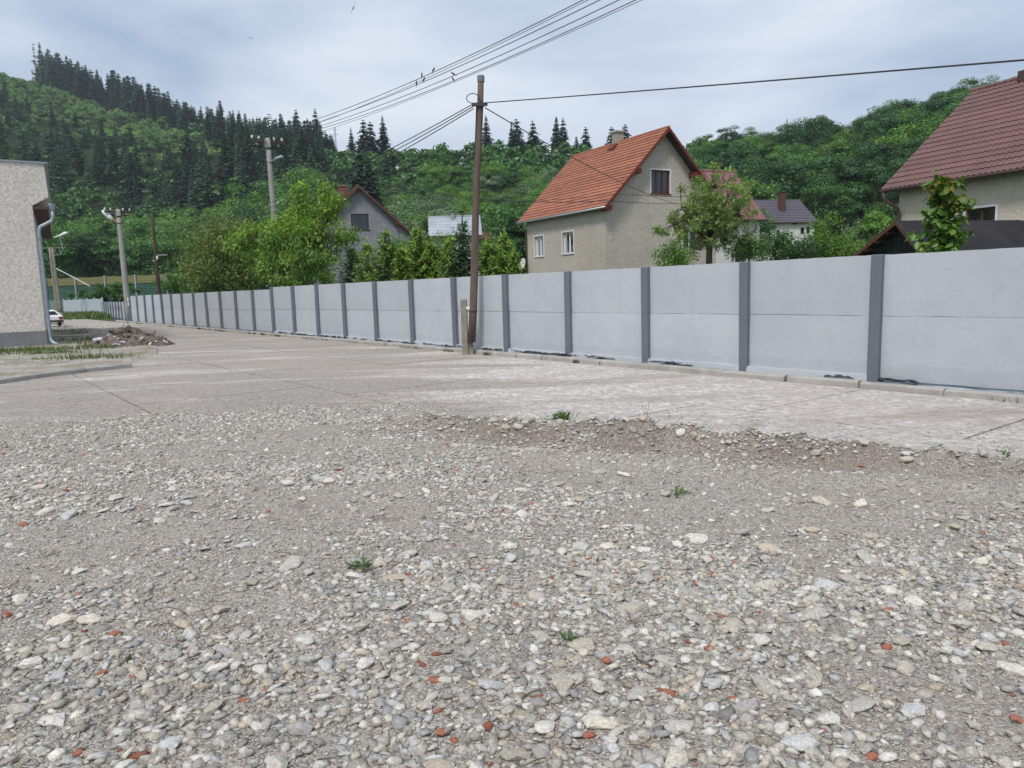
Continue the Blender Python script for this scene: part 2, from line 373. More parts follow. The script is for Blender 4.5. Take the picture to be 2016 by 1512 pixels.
uu, yy = np.meshgrid(us, ys); xx = uu * yy; zz = hill(xx, yy)
V = np.stack([xx.ravel(), yy.ravel(), zz.ravel()], 1); nu = len(us)
a_, b_ = np.meshgrid(np.arange(nu - 1), np.arange(len(ys) - 1)); q0 = (b_ * nu + a_).ravel()
o = link('hillside', np_mesh('hillside', V, np.stack([q0, q0 + 1, q0 + nu + 1, q0 + nu], 1), M['forest_floor'], smooth=True)); tag(o, kind='structure')
# meadow strip on the slope behind the small white house
us = np.linspace(.30, .60, 30); ys = np.linspace(66, 128, 30)
uu, yy = np.meshgrid(us, ys); xx = uu * yy; zz = hill(xx, yy) + .10
V = np.stack([xx.ravel(), yy.ravel(), zz.ravel()], 1)
a_, b_ = np.meshgrid(np.arange(29), np.arange(29)); q0 = (b_ * 30 + a_).ravel()
o = link('meadow_slope', np_mesh('meadow_slope', V, np.stack([q0, q0 + 1, q0 + 31, q0 + 30], 1), M['meadow'], smooth=True)); tag(o, kind='structure')

# ------------------------------------------------------------------ road along the fence
FP0 = np.array([5.760, 11.796, 0.]); FD = np.array([-.6060, .7955, 0.]); FN = np.array([-.7955, -.6060, 0.])
FENCE_RZ = math.atan2(FD[1], FD[0])
def st(s, t, z=0.): return FP0 + FD * s + FN * t + np.array([0, 0, z])
def road_mat():
    m, N, L, o = new_mat('worn_concrete_road')
    b = N.new('ShaderNodeBsdfPrincipled'); L.new(b.outputs[0], o.inputs[0]); b.inputs['Roughness'].default_value = .92; b.inputs['Specular IOR Level'].default_value = .15
    g = N.new('ShaderNodeNewGeometry').outputs['Position']
    fine = node_noise(N, L, g, 8, 9, .88); mid = node_noise(N, L, g, 2.2, 6, .65, .3); big = node_noise(N, L, g, .33, 5, .55, .5)
    c = ramp(N, L, fine.outputs['Fac'], [(.40, (.25, .225, .205)), (.5, (.62, .575, .54)), (.60, (.90, .86, .825))]).outputs[0]
    f = ramp(N, L, mid.outputs['Fac'], [(.36, .7), (.62, 0.0)]).outputs[0]
    c = mixc(N, L, f, c, (.42, .38, .345))
    # driven-over grit and dust lies in wide patches along the wheel tracks
    mp = N.new('ShaderNodeMapping'); mp.inputs['Rotation'].default_value = (0, 0, rad(-25)); mp.inputs['Scale'].default_value = (.28, 1.1, 1); L.new(g, mp.inputs['Vector'])
    tr = node_noise(N, L, mp.outputs[0], .55, 6, .6, .6)
    sep = N.new('ShaderNodeSeparateXYZ'); L.new(g, sep.inputs[0])
    # dust is thicker west of the yard entrance
    ml = N.new('ShaderNodeMath'); ml.operation = 'MULTIPLY_ADD'; ml.inputs[1].default_value = -.04; ml.inputs[2].default_value = -.055; L.new(sep.outputs['X'], ml.inputs[0])
    cl = N.new('ShaderNodeClamp'); cl.inputs['Min'].default_value = -.11; cl.inputs['Max'].default_value = .10; L.new(ml.outputs[0], cl.inputs[0])
    ad = N.new('ShaderNodeMath'); ad.operation = 'ADD'; L.new(tr.outputs['Fac'], ad.inputs[0]); L.new(cl.outputs[0], ad.inputs[1])
    f2 = ramp(N, L, ad.outputs[0], [(.43, 0.0), (.56, .85)]).outputs[0]
    grit = node_noise(N, L, g, 11, 8, .9)
    gc = ramp(N, L, grit.outputs['Fac'], [(.36, (.15, .13, .112)), (.5, (.31, .275, .245)), (.66, (.56, .52, .475))]).outputs[0]
    c = mixc(N, L, f2, c, gc)
    f3 = ramp(N, L, big.outputs['Fac'], [(.42, 0.0), (.75, .35)]).outputs[0]; c = mixc(N, L, f3, c, (.50, .41, .355))
    # hairline cracks
    vo = N.new('ShaderNodeTexVoronoi'); vo.feature = 'DISTANCE_TO_EDGE'; vo.inputs['Scale'].default_value = .28
    wv = node_noise(N, L, g, 1.2, 4, .6); ws = N.new('ShaderNodeVectorMath'); ws.operation = 'MULTIPLY_ADD'; ws.inputs[1].default_value = (.8, .8, .8); L.new(wv.outputs['Color'], ws.inputs[0]); L.new(g, ws.inputs[2]); L.new(ws.outputs[0], vo.inputs['Vector'])
    fc = ramp(N, L, vo.outputs['Distance'], [(.002, .22), (.006, 0.0)]).outputs[0]; c = mixc(N, L, fc, c, (.14, .12, .10))
    L.new(c, b.inputs['Base Color'])
    bp = N.new('ShaderNodeBump'); bp.inputs['Distance'].default_value = .025; L.new(fine.outputs['Fac'], bp.inputs['Height']); L.new(bp.outputs[0], b.inputs['Normal'])
    return m
M['road'] = road_mat()
M['joint'] = pmat('joint_dirt', (.17, .15, .13), 1, .3, 8, .01, 40)
road = MB()
_c = [st(-26, .30, -.03), st(80, .30, -.03), st(80, 26, -.03), st(-26, 26, -.03)]
road.add(_c, [(0, 1, 2, 3)])
road = road.build('road', M['joint']); tag(road, kind='structure')
TS = [.33, 3.3, 6.3, 9.3, 12.3, 18.4, 24.4]
for i in range(6):
    s0 = -25.0 + (i % 2) * .9
    while s0 < 78:
        s1 = s0 + ((2.5 if s0 < 30 else 5.0) if i < 4 else 6.0) + rnd.uniform(-.12, .12)
        t0, t1 = TS[i], TS[i + 1] - .028
        cx_, cy_ = st((s0 + s1) / 2, (t0 + t1) / 2)[:2]
        if cy_ < np.interp(cx_, [-16, -11, -6.85, -3.12, -1.03, 1.6, 4.53, 9.5], [7.6, 8.9, 9.95, 11.2, 10.8, 8.7, 6.5, 2.9]) - (3.2 if i < 4 else 5.5): s0 = s1; continue
        pts = [st(s0, t0), st(s1 - .028, t0), st(s1 - .028, t1), st(s0, t1)]
        m = MB(); z = rnd.uniform(-.004, .004)
        top = [(p[0], p[1], z) for p in pts]; bot = [(p[0], p[1], -.05) for p in pts]
        # wavy worn slab edges
        def wob(a, b):
            n = 14; out = []
            for k in range(n):
                f = k / n; q = np.array(a) * (1 - f) + np.array(b) * f
                out.append((q[0] + rnd.uniform(-.007, .007), q[1] + rnd.uniform(-.007, .007), q[2]))
            return out
        ring = wob(top[0], top[1]) + wob(top[1], top[2]) + wob(top[2], top[3]) + wob(top[3], top[0])
        n = len(ring); m.add(ring + [(p[0], p[1], -.05) for p in ring], [tuple(range(n - 1, -1, -1))] + [(k, (k + 1) % n, n + (k + 1) % n, n + k) for k in range(n)])
        m.build('road_slab', M['road'], road)
        s0 = s1

# raised strip between kerb and fence, splashed with paint, with scraps of black sheet
strip = MB()
nseg = 160; L_ = 62.0; vs = []
for k in range(nseg + 1):
    s = -14 + (L_ + 14) * k / nseg
    for j, t in enumerate((-.6, .02, .12, .20)):
        z = .085 + (.03 * rnd.random() if 0 < j < 3 else 0)
        vs.append(st(s, t, z))
strip.add(vs, [(k * 4 + j, k * 4 + j + 1, (k + 1) * 4 + j + 1, (k + 1) * 4 + j) for k in range(nseg) for j in range(3)])
o = strip.build('footing_strip', M['fence_strip']); tag(o, kind='structure')
kerb = bpy.data.objects.new('kerb', None); COL.objects.link(kerb); tag(kerb, kind='structure')
def kerb_mesh(L, k):
    r = random.Random(k); m = MB(); n = 5; prof = [(0, -.05), (0, .085), (.025, .112), (.13, .115), (.135, -.05)]
    vs = []
    for i in range(n + 1):
        x = L * i / n
        for (y, z) in prof: vs.append((x + (r.uniform(-.012, .012) if i in (0, n) else 0), y + r.uniform(-.006, .006), z + r.uniform(-.007, .004)))
    p = len(prof); fs = [(i * p + j, (i + 1) * p + j, (i + 1) * p + j + 1, i * p + j + 1) for i in range(n) for j in range(p - 1)]
    fs += [tuple(range(p)), tuple(n * p + j for j in range(p - 1, -1, -1))]
    return m.add(vs, fs).mesh('kerb_stone', M['kerb'])
KM = {L: [kerb_mesh(L, 10 * i + k) for k in range(4)] for i, L in enumerate((.95, 1.25))}
s = -14.0
while s < 60:
    L = 1.25 if s < 3.5 else .95
    o = link('kerb_stone', rnd.choice(KM[L]), kerb); p = st(s, .33 + rnd.uniform(-.012, .012), rnd.uniform(-.012, .006))
    o.location = p; o.rotation_euler = (rnd.uniform(-.02, .02), rnd.uniform(-.006, .006), FENCE_RZ + rnd.uniform(-.008, .008) )
    o.scale = (1, -1, 1)
    s += L + (.02 if rnd.random() < .7 else .05)
sheets = []
for k in range(60):
    s = rnd.choice([rnd.uniform(3, 26), rnd.uniform(-6, 26)]); w = rnd.uniform(.25, .8); d = rnd.uniform(.05, .13)
    m = MB(); nx, ny = 9, 4; vs = []
    for i in range(nx):
        for j in range(ny):
            x = (i / (nx - 1) - .5) * w * (1 + .2 * rnd.random()); y = (j / (ny - 1) - .5) * d * (1 + .5 * rnd.random())
            vs.append((x, y, .02 + .05 * rnd.random() * (1 if 0 < i < nx - 1 else .2)))
    m.add(vs, [(i * ny + j, (i + 1) * ny + j, (i + 1) * ny + j + 1, i * ny + j + 1) for i in range(nx - 1) for j in range(ny - 1)])
    b = len(m.v); m.v += [(x, y, z - .008) for (x, y, z) in m.v[:nx * ny]]; m.f += [tuple(b + q for q in reversed(f)) for f in m.f[:]]; m.m += [0] * (len(m.f) - len(m.m))
    p = st(s, rnd.uniform(.05, .14), .11)
    o = m.build('sheet_scrap', M['plastic'] if rnd.random() < .72 else M['fence_strip'], None, loc=p, rz=FENCE_RZ + rnd.uniform(-.15, .15))
    tag(o, 'crumpled scrap of dark sheet lying between the kerb and the foot of the grey fence', 'plastic sheet', 'scraps of sheet along the fence foot')

# ------------------------------------------------------------------ verge beside the pebble-dash building
M['verge'] = None
def verge_mat():
    m, N, L, o = new_mat('gravel_verge')
    b = N.new('ShaderNodeBsdfPrincipled'); L.new(b.outputs[0], o.inputs[0]); b.inputs['Roughness'].default_value = .95; b.inputs['Specular IOR Level'].default_value = .1
    g = N.new('ShaderNodeNewGeometry').outputs['Position']
    v = N.new('ShaderNodeTexVoronoi'); v.inputs['Scale'].default_value = 22; L.new(g, v.inputs['Vector'])
    sp = N.new('ShaderNodeSeparateColor'); L.new(v.outputs['Color'], sp.inputs[0])
    c = ramp(N, L, sp.outputs[0], [(.0, (.24, .21, .18)), (.5, (.40, .37, .33)), (1, (.60, .57, .53))]).outputs[0]
    n = node_noise(N, L, g, .9, 5, .6, .5); f = ramp(N, L, n.outputs['Fac'], [(.46, 0.), (.62, .8)]).outputs[0]
    c = mixc(N, L, f, c, (.20, .185, .10))
    n2 = node_noise(N, L, g, .35, 4, .6); f = ramp(N, L, n2.outputs['Fac'], [(.45, 0.), (.7, .6)]).outputs[0]; c = mixc(N, L, f, c, (.32, .27, .22))
    L.new(c, b.inputs['Base Color'])
    bp = N.new('ShaderNodeBump'); bp.inputs['Distance'].default_value = .03; L.new(v.outputs['Distance'], bp.inputs['Height']); L.new(bp.outputs[0], b.inputs['Normal'])
    return m
M['verge'] = verge_mat()
edge = [(-11.9, 10.5), (-10.98, 15.8), (-10.68, 17.15), (-9.7, 18.75), (-10.1, 20.4), (-11.4, 24.6), (-14.6, 31.5), (-19.5, 39.5), (-25.8, 46.6), (-33, 53), (-42, 63), (-50, 74)]
vs = []; nj = 8
for (x, y) in edge:
    for j in range(nj):
        f = j / (nj - 1); zz = (-.02, .055, .075, .08, .085, .085, .085, .085)[j]
        dx = (0, -.35, -.9, -2, -5, -12, -25, -45)[j]
        vs.append((x + dx + (rnd.uniform(-.12, .12) if 0 < j else 0), y + rnd.uniform(-.1, .1), zz + rnd.uniform(-.012, .012) * (j > 0)))
m = MB(); m.add(vs, [(i * nj + j, i * nj + j + 1, (i + 1) * nj + j + 1, (i + 1) * nj + j) for i in range(len(edge) - 1) for j in range(nj - 1)])
o = m.build('verge', M['verge'], smooth=True); tag(o, kind='structure')
kl = bpy.data.objects.new('verge_kerb', None); COL.objects.link(kl); tag(kl, kind='structure')
kp = [(-11.05, 14.3), (-10.88, 15.6), (-10.66, 16.85), (-10.22, 18.0), (-9.58, 18.95)]
for i in range(4):
    a, b = np.array(kp[i]), np.array(kp[i + 1]); d = b - a; L = np.linalg.norm(d) - .02
    o = link('kerb_stone', kerb_mesh(L, 90 + i), kl); o.location = (a[0], a[1], .0); o.rotation_euler = (0, 0, math.atan2(d[1], d[0]))

# ------------------------------------------------------------------ gravel yard
EX = np.array([-16, -11, -6.85, -5.26, -3.12, -1.03, -.07, 1.6, 2.66, 3.46, 4.53, 6.4, 9.5])
EY = np.array([7.6, 8.9, 9.95, 10.85, 11.2, 10.8, 9.7, 8.72, 7.95, 7.32, 6.55, 5.2, 2.9])
BX = np.array([-2.2, -1.2, -.06, 1.45, 2.65, 3.5, 4.7, 6.5]); BY = np.array([9.3, 8.98, 8.3, 7.62, 6.95, 6.6, 5.75, 4.4])
BA = np.array([0, .6, 1, 1, 1, .75, .5, .5])
def yard_h(x, y):
    x = np.asarray(x, float); y = np.asarray(y, float)
    e = np.interp(x, EX, EY) + (fbm(x * 1.7, y * 1.7, 3) - .5) * .9
    d = e - y
    base = .058 + (fbm(x * .5, y * .5, 3) - .5) * .06 + (fbm(x * 3, y * 3, 3) - .5) * .022 + (fbm(x * 13, y * 13, 2) - .5) * .012
    bd = y - np.interp(x, BX, BY); ba = np.interp(x, BX, BA, left=0)
    nn = fbm(x * 2.4 + 40, y * 2.4, 3)
    berm = ba * (.19 * np.exp(-((bd - .16) / .22) ** 2) * (.35 + 1.25 * nn) - .055 * np.exp(-((bd + .34) / .24) ** 2) + .05 * np.exp(-((bd + .85) / .2) ** 2) * nn * 1.6)
    berm = berm + ba * .05 * np.exp(-((bd - .1) / .3) ** 2) * (fbm(x * 9, y * 9, 2) - .5) * 2.4
    z = base + berm
    return z * sstep(-.25, .25, d) - .07 * (1 - sstep(-.45, .1, d))
DIRT = [(150, 1075, 1.1, .35), (520, 1060, .9, .3), (60, 1200, .9, .4), (330, 1130, .8, .3), (530, 1235, .5, .25), (650, 905, 1.6, .45), (1050, 905, 1.4, .5), (1300, 960, 1.6, .45), (1650, 985, 1.6, .5), (1900, 960, 1.3, .5), (700, 990, .9, .35), (1450, 1040, .8, .35), (130, 1290, .5, .2), (930, 1100, .45, .2), (620, 1130, .5, .22), (1050, 1150, .4, .2), (1560, 1130, .5, .25), (300, 870, 1.2, .25)]
DP = [(gnd(x, y)[:2], a, b) for x, y, a, b in DIRT]
ROCKY = [(250, 940, 1.6, .35), (700, 840, 1.6, .25), (1080, 1000, 1.2, .35), (800, 1450, 1.0, .4), (1500, 1400, 1.0, .5), (1750, 1180, 1.2, .4), (850, 1250, .8, .3), (1050, 850, .9, .25), (250, 1330, .6, .2), (40, 990, .9, .3)]
RP = [(gnd(x, y)[:2], a, b) for x, y, a, b in ROCKY]
def stony(x, y):
    s = .36 + 1.7 * (fbm(x * .75 + 3, y * .9 + 7, 4) - .5) + 1.0 * (fbm(x * 2.7, y * 2.7 + 5, 3) - .5)
    for (p, a, b) in DP: s = s - .42 * np.exp(-((x - p[0]) / a) ** 2 - ((y - p[1]) / (b * 1.25)) ** 2)
    for (p, a, b) in RP: s = s + .34 * np.exp(-((x - p[0]) / a) ** 2 - ((y - p[1]) / (b * 1.25)) ** 2)
    s = s + .22 * sstep(5.2, 2.6, y) + .45 * np.interp(x, BX, BA, left=0) * np.exp(-((y - np.interp(x, BX, BY) - .22) / .22) ** 2)
    return np.clip(s, .06, 1)
def yard_mat():
    m, N, L, o = new_mat('yard_dirt_and_grit')
    b = N.new('ShaderNodeBsdfPrincipled'); L.new(b.outputs[0], o.inputs[0]); b.inputs['Roughness'].default_value = .96; b.inputs['Specular IOR Level'].default_value = .1
    g = N.new('ShaderNodeNewGeometry').outputs['Position']
    v = N.new('ShaderNodeTexVoronoi'); v.inputs['Scale'].default_value = 85; L.new(g, v.inputs['Vector'])
    v2 = N.new('ShaderNodeTexVoronoi'); v2.inputs['Scale'].default_value = 38; L.new(g, v2.inputs['Vector'])
    s1 = N.new('ShaderNodeSeparateColor'); L.new(v.outputs['Color'], s1.inputs[0]); s2 = N.new('ShaderNodeSeparateColor'); L.new(v2.outputs['Color'], s2.inputs[0])
    c = ramp(N, L, s1.outputs[0], [(0., (.22, .19, .16)), (.45, (.43, .38, .33)), (.8, (.55, .50, .445)), (1, (.72, .68, .63))]).outputs[0]
    f = ramp(N, L, s2.outputs[1], [(.72, 0.), (.78, .85)]).outputs[0]
    c2 = ramp(N, L, s2.outputs[0], [(0., (.28, .25, .22)), (.5, (.44, .41, .375)), (1, (.62, .60, .565))]).outputs[0]
    c = mixc(N, L, f, c, c2)
    n = node_noise(N, L, g, 1.1, 6, .65, .4); f = ramp(N, L, n.outputs['Fac'], [(.4, 0.), (.68, .55)]).outputs[0]
    c = mixc(N, L, f, c, (.42, .36, .305))
    at_ = N.new('ShaderNodeAttribute'); at_.attribute_name = 'tint'; c = mixc(N, L, 1.0, c, at_.outputs['Color'], 'MULTIPLY')
    L.new(c, b.inputs['Base Color'])
    n3 = node_noise(N, L, g, 70, 5, .7); mm = N.new('ShaderNodeMath'); mm.operation = 'SUBTRACT'; L.new(n3.outputs['Fac'], mm.inputs[0]); L.new(v.outputs['Distance'], mm.inputs[1])
    bp = N.new('ShaderNodeBump'); bp.inputs['Distance'].default_value = .014; L.new(mm.outputs[0], bp.inputs['Height']); L.new(bp.outputs[0], b.inputs['Normal'])
    return m
M['yard'] = yard_mat()
xs = np.arange(-9.5, 8.0, .055); ys = np.concatenate([np.arange(-4, 1.6, .3), np.arange(1.6, 12.2, .05)])
xx, yy = np.meshgrid(xs, ys); zz = yard_h(xx, yy)
# freshly dug, damp earth along the rut is browner, with berm shading painted in
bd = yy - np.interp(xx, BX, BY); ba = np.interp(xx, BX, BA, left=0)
damp_shade = np.clip(ba * np.exp(-((bd + .05) / .42) ** 2) * (.25 + 1.1 * fbm(xx * 1.3, yy * 2.2, 3)), 0, 1)
tint = np.stack([1 - .36 * damp_shade, 1 - .39 * damp_shade, 1 - .41 * damp_shade], -1).reshape(-1, 3)
V = np.stack([xx.ravel(), yy.ravel(), zz.ravel()], 1); nx = len(xs)
a_, b_ = np.meshgrid(np.arange(nx - 1), np.arange(len(ys) - 1)); q0 = (b_ * nx + a_).ravel()
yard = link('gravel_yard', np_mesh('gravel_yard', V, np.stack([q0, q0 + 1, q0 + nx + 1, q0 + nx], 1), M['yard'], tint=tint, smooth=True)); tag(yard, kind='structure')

def stone_mat():
    m, N, L, o = new_mat('crushed_stone')
    b = N.new('ShaderNodeBsdfPrincipled'); L.new(b.outputs[0], o.inputs[0]); b.inputs['Roughness'].default_value = .9; b.inputs['Specular IOR Level'].default_value = .15
    at_ = N.new('ShaderNodeAttribute'); at_.attribute_name = 'tint'
    g = N.new('ShaderNodeNewGeometry').outputs['Position']
    n = node_noise(N, L, g, 75, 6, .8); f = ramp(N, L, n.outputs['Fac'], [(.32, .55), (.68, 1.3)]).outputs[0]
    c = mixc(N, L, 1.0, at_.outputs['Color'], f, 'MULTIPLY'); L.new(c, b.inputs['Base Color'])
    bp = N.new('ShaderNodeBump'); bp.inputs['Distance'].default_value = .006; L.new(n.outputs['Fac'], bp.inputs['Height']); L.new(bp.outputs[0], b.inputs['Normal'])
    return m
M['stone'] = stone_mat()
STONE_COLS = np.array([(.40, .39, .375), (.34, .33, .31), (.46, .455, .445), (.335, .31, .265), (.30, .285, .255), (.37, .385, .40), (.27, .265, .26), (.41, .385, .34), (.50, .49, .475), (.31, .325, .35), (.37, .345, .30), (.43, .42, .40), (.22, .215, .22), (.35, .30, .24)])
STONE_COLS = (STONE_COLS * .75 + np.array([.37, .36, .335]) * .25) * np.array([1.60, 1.545, 1.46])
PH = (1 + 5 ** .5) / 2
ICO = np.array([(-1, PH, 0), (1, PH, 0), (-1, -PH, 0), (1, -PH, 0), (0, -1, PH), (0, 1, PH), (0, -1, -PH), (0, 1, -PH), (PH, 0, -1), (PH, 0, 1), (-PH, 0, -1), (-PH, 0, 1)], float) / math.sqrt(1 + PH * PH)
ICOF = np.array([(0, 11, 5), (0, 5, 1), (0, 1, 7), (0, 7, 10), (0, 10, 11), (1, 5, 9), (5, 11, 4), (11, 10, 2), (10, 7, 6), (7, 1, 8), (3, 9, 4), (3, 4, 2), (3, 2, 6), (3, 6, 8), (3, 8, 9), (4, 9, 5), (2, 4, 11), (6, 2, 10), (8, 6, 7), (9, 8, 1)])
OCT = np.array([(1, 0, 0), (-1, 0, 0), (0, 1, 0), (0, -1, 0), (0, 0, 1), (0, 0, -1)], float)
OCTF = np.array([(0, 2, 4), (2, 1, 4), (1, 3, 4), (3, 0, 4), (2, 0, 5), (1, 2, 5), (3, 1, 5), (0, 3, 5)])
def make_stones(xy, size, base, faces, jit, brick=.008, zemb=.32):
    n = len(xy); nv = len(base)
    P = base[None] * (1 + R_.uniform(-jit, jit, (n, nv, 1))) + R_.uniform(-jit * .5, jit * .5, (n, nv, 3))
    ax = np.stack([R_.uniform(.8, 1.5, n), R_.uniform(.55, 1.05, n), R_.uniform(.24, .52, n)], 1) * size[:, None] * .5
    P = P * ax[:, None, :]
    # small tilt then yaw
    tx, ty, ya = R_.normal(0, .28, n), R_.normal(0, .28, n), R_.uniform(0, 6.283, n)
    c, s = np.cos(tx)[:, None], np.sin(tx)[:, None]; y, z = P[..., 1].copy(), P[..., 2].copy(); P[..., 1] = c * y - s * z; P[..., 2] = s * y + c * z
    c, s = np.cos(ty)[:, None], np.sin(ty)[:, None]; x, z = P[..., 0].copy(), P[..., 2].copy(); P[..., 0] = c * x + s * z; P[..., 2] = -s * x + c * z
    c, s = np.cos(ya)[:, None], np.sin(ya)[:, None]; x, y = P[..., 0].copy(), P[..., 1].copy(); P[..., 0] = c * x - s * y; P[..., 1] = s * x + c * y
    z0 = yard_h(xy[:, 0], xy[:, 1]) + ax[:, 2] * (1 - 2 * zemb)
    P[..., 0] += xy[:, 0, None]; P[..., 1] += xy[:, 1, None]; P[..., 2] += z0[:, None]
    col = STONE_COLS[R_.integers(0, len(STONE_COLS), n)] * R_.uniform(.62, 1.12, (n, 1))
    br = R_.random(n) < brick; col[br] = np.array([.42, .17, .11]) * R_.uniform(.7, 1.15, (br.sum(), 1))
    F = (faces[None] + (np.arange(n) * nv)[:, None, None]).reshape(-1, 3)
    return P.reshape(-1, 3), F, np.repeat(col, nv, 0)
def scatter(n, y0, y1, pw=1.0, marg=1.5, thr=None, k=1.0):
    """points in the yard, in front of the camera and a little beyond both sides"""
    y = (R_.random(n * 3) * (y1 ** pw - y0 ** pw) + y0 ** pw) ** (1 / pw); x = (R_.random(n * 3) * 2 - 1) * (y * .72 + marg)
    ok = (np.interp(x, EX, EY) + .35 - y > R_.normal(0, .3, n * 3)) & (np.abs(x) < 7.9)
    d = stony(x, y)
    ok &= R_.random(n * 3) < np.clip(d * k, 0, 1)
    x, y = x[ok][:n], y[ok][:n]; return np.stack([x, y], 1)
parts = []
def put(xy, lo, hi, base, faces, jit, far=0.0, **kw):
    s = lo + (hi - lo) * R_.random(len(xy)) ** 2.2; s = s + far * np.maximum(xy[:, 1] - 4, 0)
    parts.append(make_stones(xy, s, base, faces, jit, **kw))
put(scatter(20000, 1.6, 4.5, 2, k=1.2), .020, .070, ICO, ICOF, .30)
put(scatter(22000, 3.6, 8, 2, k=1.3), .026, .062, ICO, ICOF, .30)
put(scatter(14000, 6.5, 11.6, 2, k=1.2), .034, .072, ICO, ICOF, .30)
put(scatter(36000, 1.6, 5.0, 2, marg=.9, k=2.2), .008, .022, OCT, OCTF, .25, brick=.010)
put(scatter(26000, 4.0, 11.4, 2, marg=.9, k=2.2), .016, .032, OCT, OCTF, .25)
xy = scatter(16000, 3.0, 9.5, 2, marg=.8, k=40); parts.append(make_stones(xy, R_.uniform(.010, .026, len(xy)), OCT, OCTF, .25))
# thin spill of grit onto the road
n = 9000; x = R_.uniform(-9, 7.5, n); y = np.interp(x, EX, EY) + np.abs(R_.normal(0, 1.3, n)) - .1
parts.append(make_stones(np.stack([x, y], 1), R_.uniform(.010, .030, n), OCT, OCTF, .25))
_z = parts[-1][0]; _nv = 6
cz = _z[:, 2].reshape(-1, _nv); base_z = np.maximum(0.004 - cz.min(1) - .006, 0); _z[:, 2] += np.repeat(base_z, _nv)
Vs, Fs, Cs, off = [], [], [], 0
for (v, f, c) in parts: Vs.append(v); Fs.append(f + off); Cs.append(c); off += len(v)
gravel = link('gravel', np_mesh('gravel', np.concatenate(Vs), np.concatenate(Fs), M['stone'], tint=np.concatenate(Cs)))
tag(gravel, 'crushed grey stone and grit scattered over the bare dirt yard', 'gravel', kind='stuff')

# the 300 largest stones, each its own piece of the yard
def big_stone_mesh(k, col, rough):
    r = np.random.default_rng(500 + k)
    bm = bmesh.new(); bmesh.ops.create_icosphere(bm, subdivisions=2 if rough < .5 else 1, radius=.5)
    pl = [r.normal(size=3) for _ in range(9)]; pl = [p / np.linalg.norm(p) for p in pl]; hs = r.uniform(.22, .42, 9)
    for v in bm.verts:
        p = np.array(v.co)
        for q, h in zip(pl, hs):
            d = p @ q
            if d > h: p = p - q * (d - h) * .92
        p = p + r.normal(0, .012, 3); v.co = p
    me = bpy.data.meshes.new('stone'); bm.to_mesh(me); bm.free(); me.materials.append(M['stone'])
    a = me.attributes.new('tint', 'FLOAT_COLOR', 'POINT'); a.data.foreach_set('color', np.tile(np.append(col, 1), len(me.vertices)).astype(np.float32))
    if rough < .12: me.polygons.foreach_set('use_smooth', [True] * len(me.polygons))
    return me
BIG = []
for k in range(30):
    col = STONE_COLS[k % len(STONE_COLS)] * rnd.uniform(.85, 1.1)
    BIG.append(big_stone_mesh(k, col, rnd.random()))
BRK = [big_stone_mesh(60 + k, np.array([.40, .17, .11]) * rnd.uniform(.8, 1.1), .9) for k in range(3)]
cand = scatter(700, 1.9, 6.6, 1.6, marg=.2, k=1.3); kept = []
for p in cand:
    if all((p[0] - q[0]) ** 2 + (p[1] - q[1]) ** 2 > .0225 for q in kept): kept.append(p)
    if len(kept) >= 275: break
for i, p in enumerate(kept):
    is_b = i % 24 == 5
    o = link('brick_fragment' if is_b else 'stone', rnd.choice(BRK if is_b else BIG), yard)
    s = rnd.uniform(.065, .135) * (1 + .04 * max(p[1] - 3, 0)) * (.6 if is_b else 1)
    o.scale = (s * rnd.uniform(1, 1.5), s * rnd.uniform(.7, 1), s * rnd.uniform(.3, .55))
    o.location = (p[0], p[1], float(yard_h(p[0], p[1])) + .012); o.rotation_euler = (rnd.gauss(0, .15), rnd.gauss(0, .15), rnd.uniform(0, 6.28))
# cobbles thrown up on the berm
for i in range(25):
    x = rnd.uniform(-1.2, 4.3); y = float(np.interp(x, BX, BY)) + rnd.uniform(-.1, .35)
    o = link('stone', rnd.choice(BIG), yard); s = rnd.uniform(.07, .14); o.scale = (s * 1.3, s, s * .7)
    o.location = (x, y, float(yard_h(x, y)) + .02); o.rotation_euler = (rnd.gauss(0, .3), rnd.gauss(0, .3), rnd.uniform(0, 6.28))

# dry twigs lying about
tw = MB()
for p in scatter(420, 1.8, 8.0, 1.6, k=30):
    a = rnd.uniform(0, 6.28); L = rnd.uniform(.03, .16); z = float(yard_h(p[0], p[1])) + .012; q = []
    for i in range(4): q.append((p[0] + math.cos(a) * L * i / 3 + rnd.gauss(0, .006), p[1] + math.sin(a) * L * i / 3 + rnd.gauss(0, .006), z + rnd.uniform(.0, .014)))
    tw.tube(q, [.0028, .0024, .002, .001], 4)
o = tw.build('twig_litter', pmat('dry_twig', (.16, .115, .08), .9, .4, 9)); tag(o, 'dry twigs and straw littering the gravel yard', 'twigs', kind='stuff')
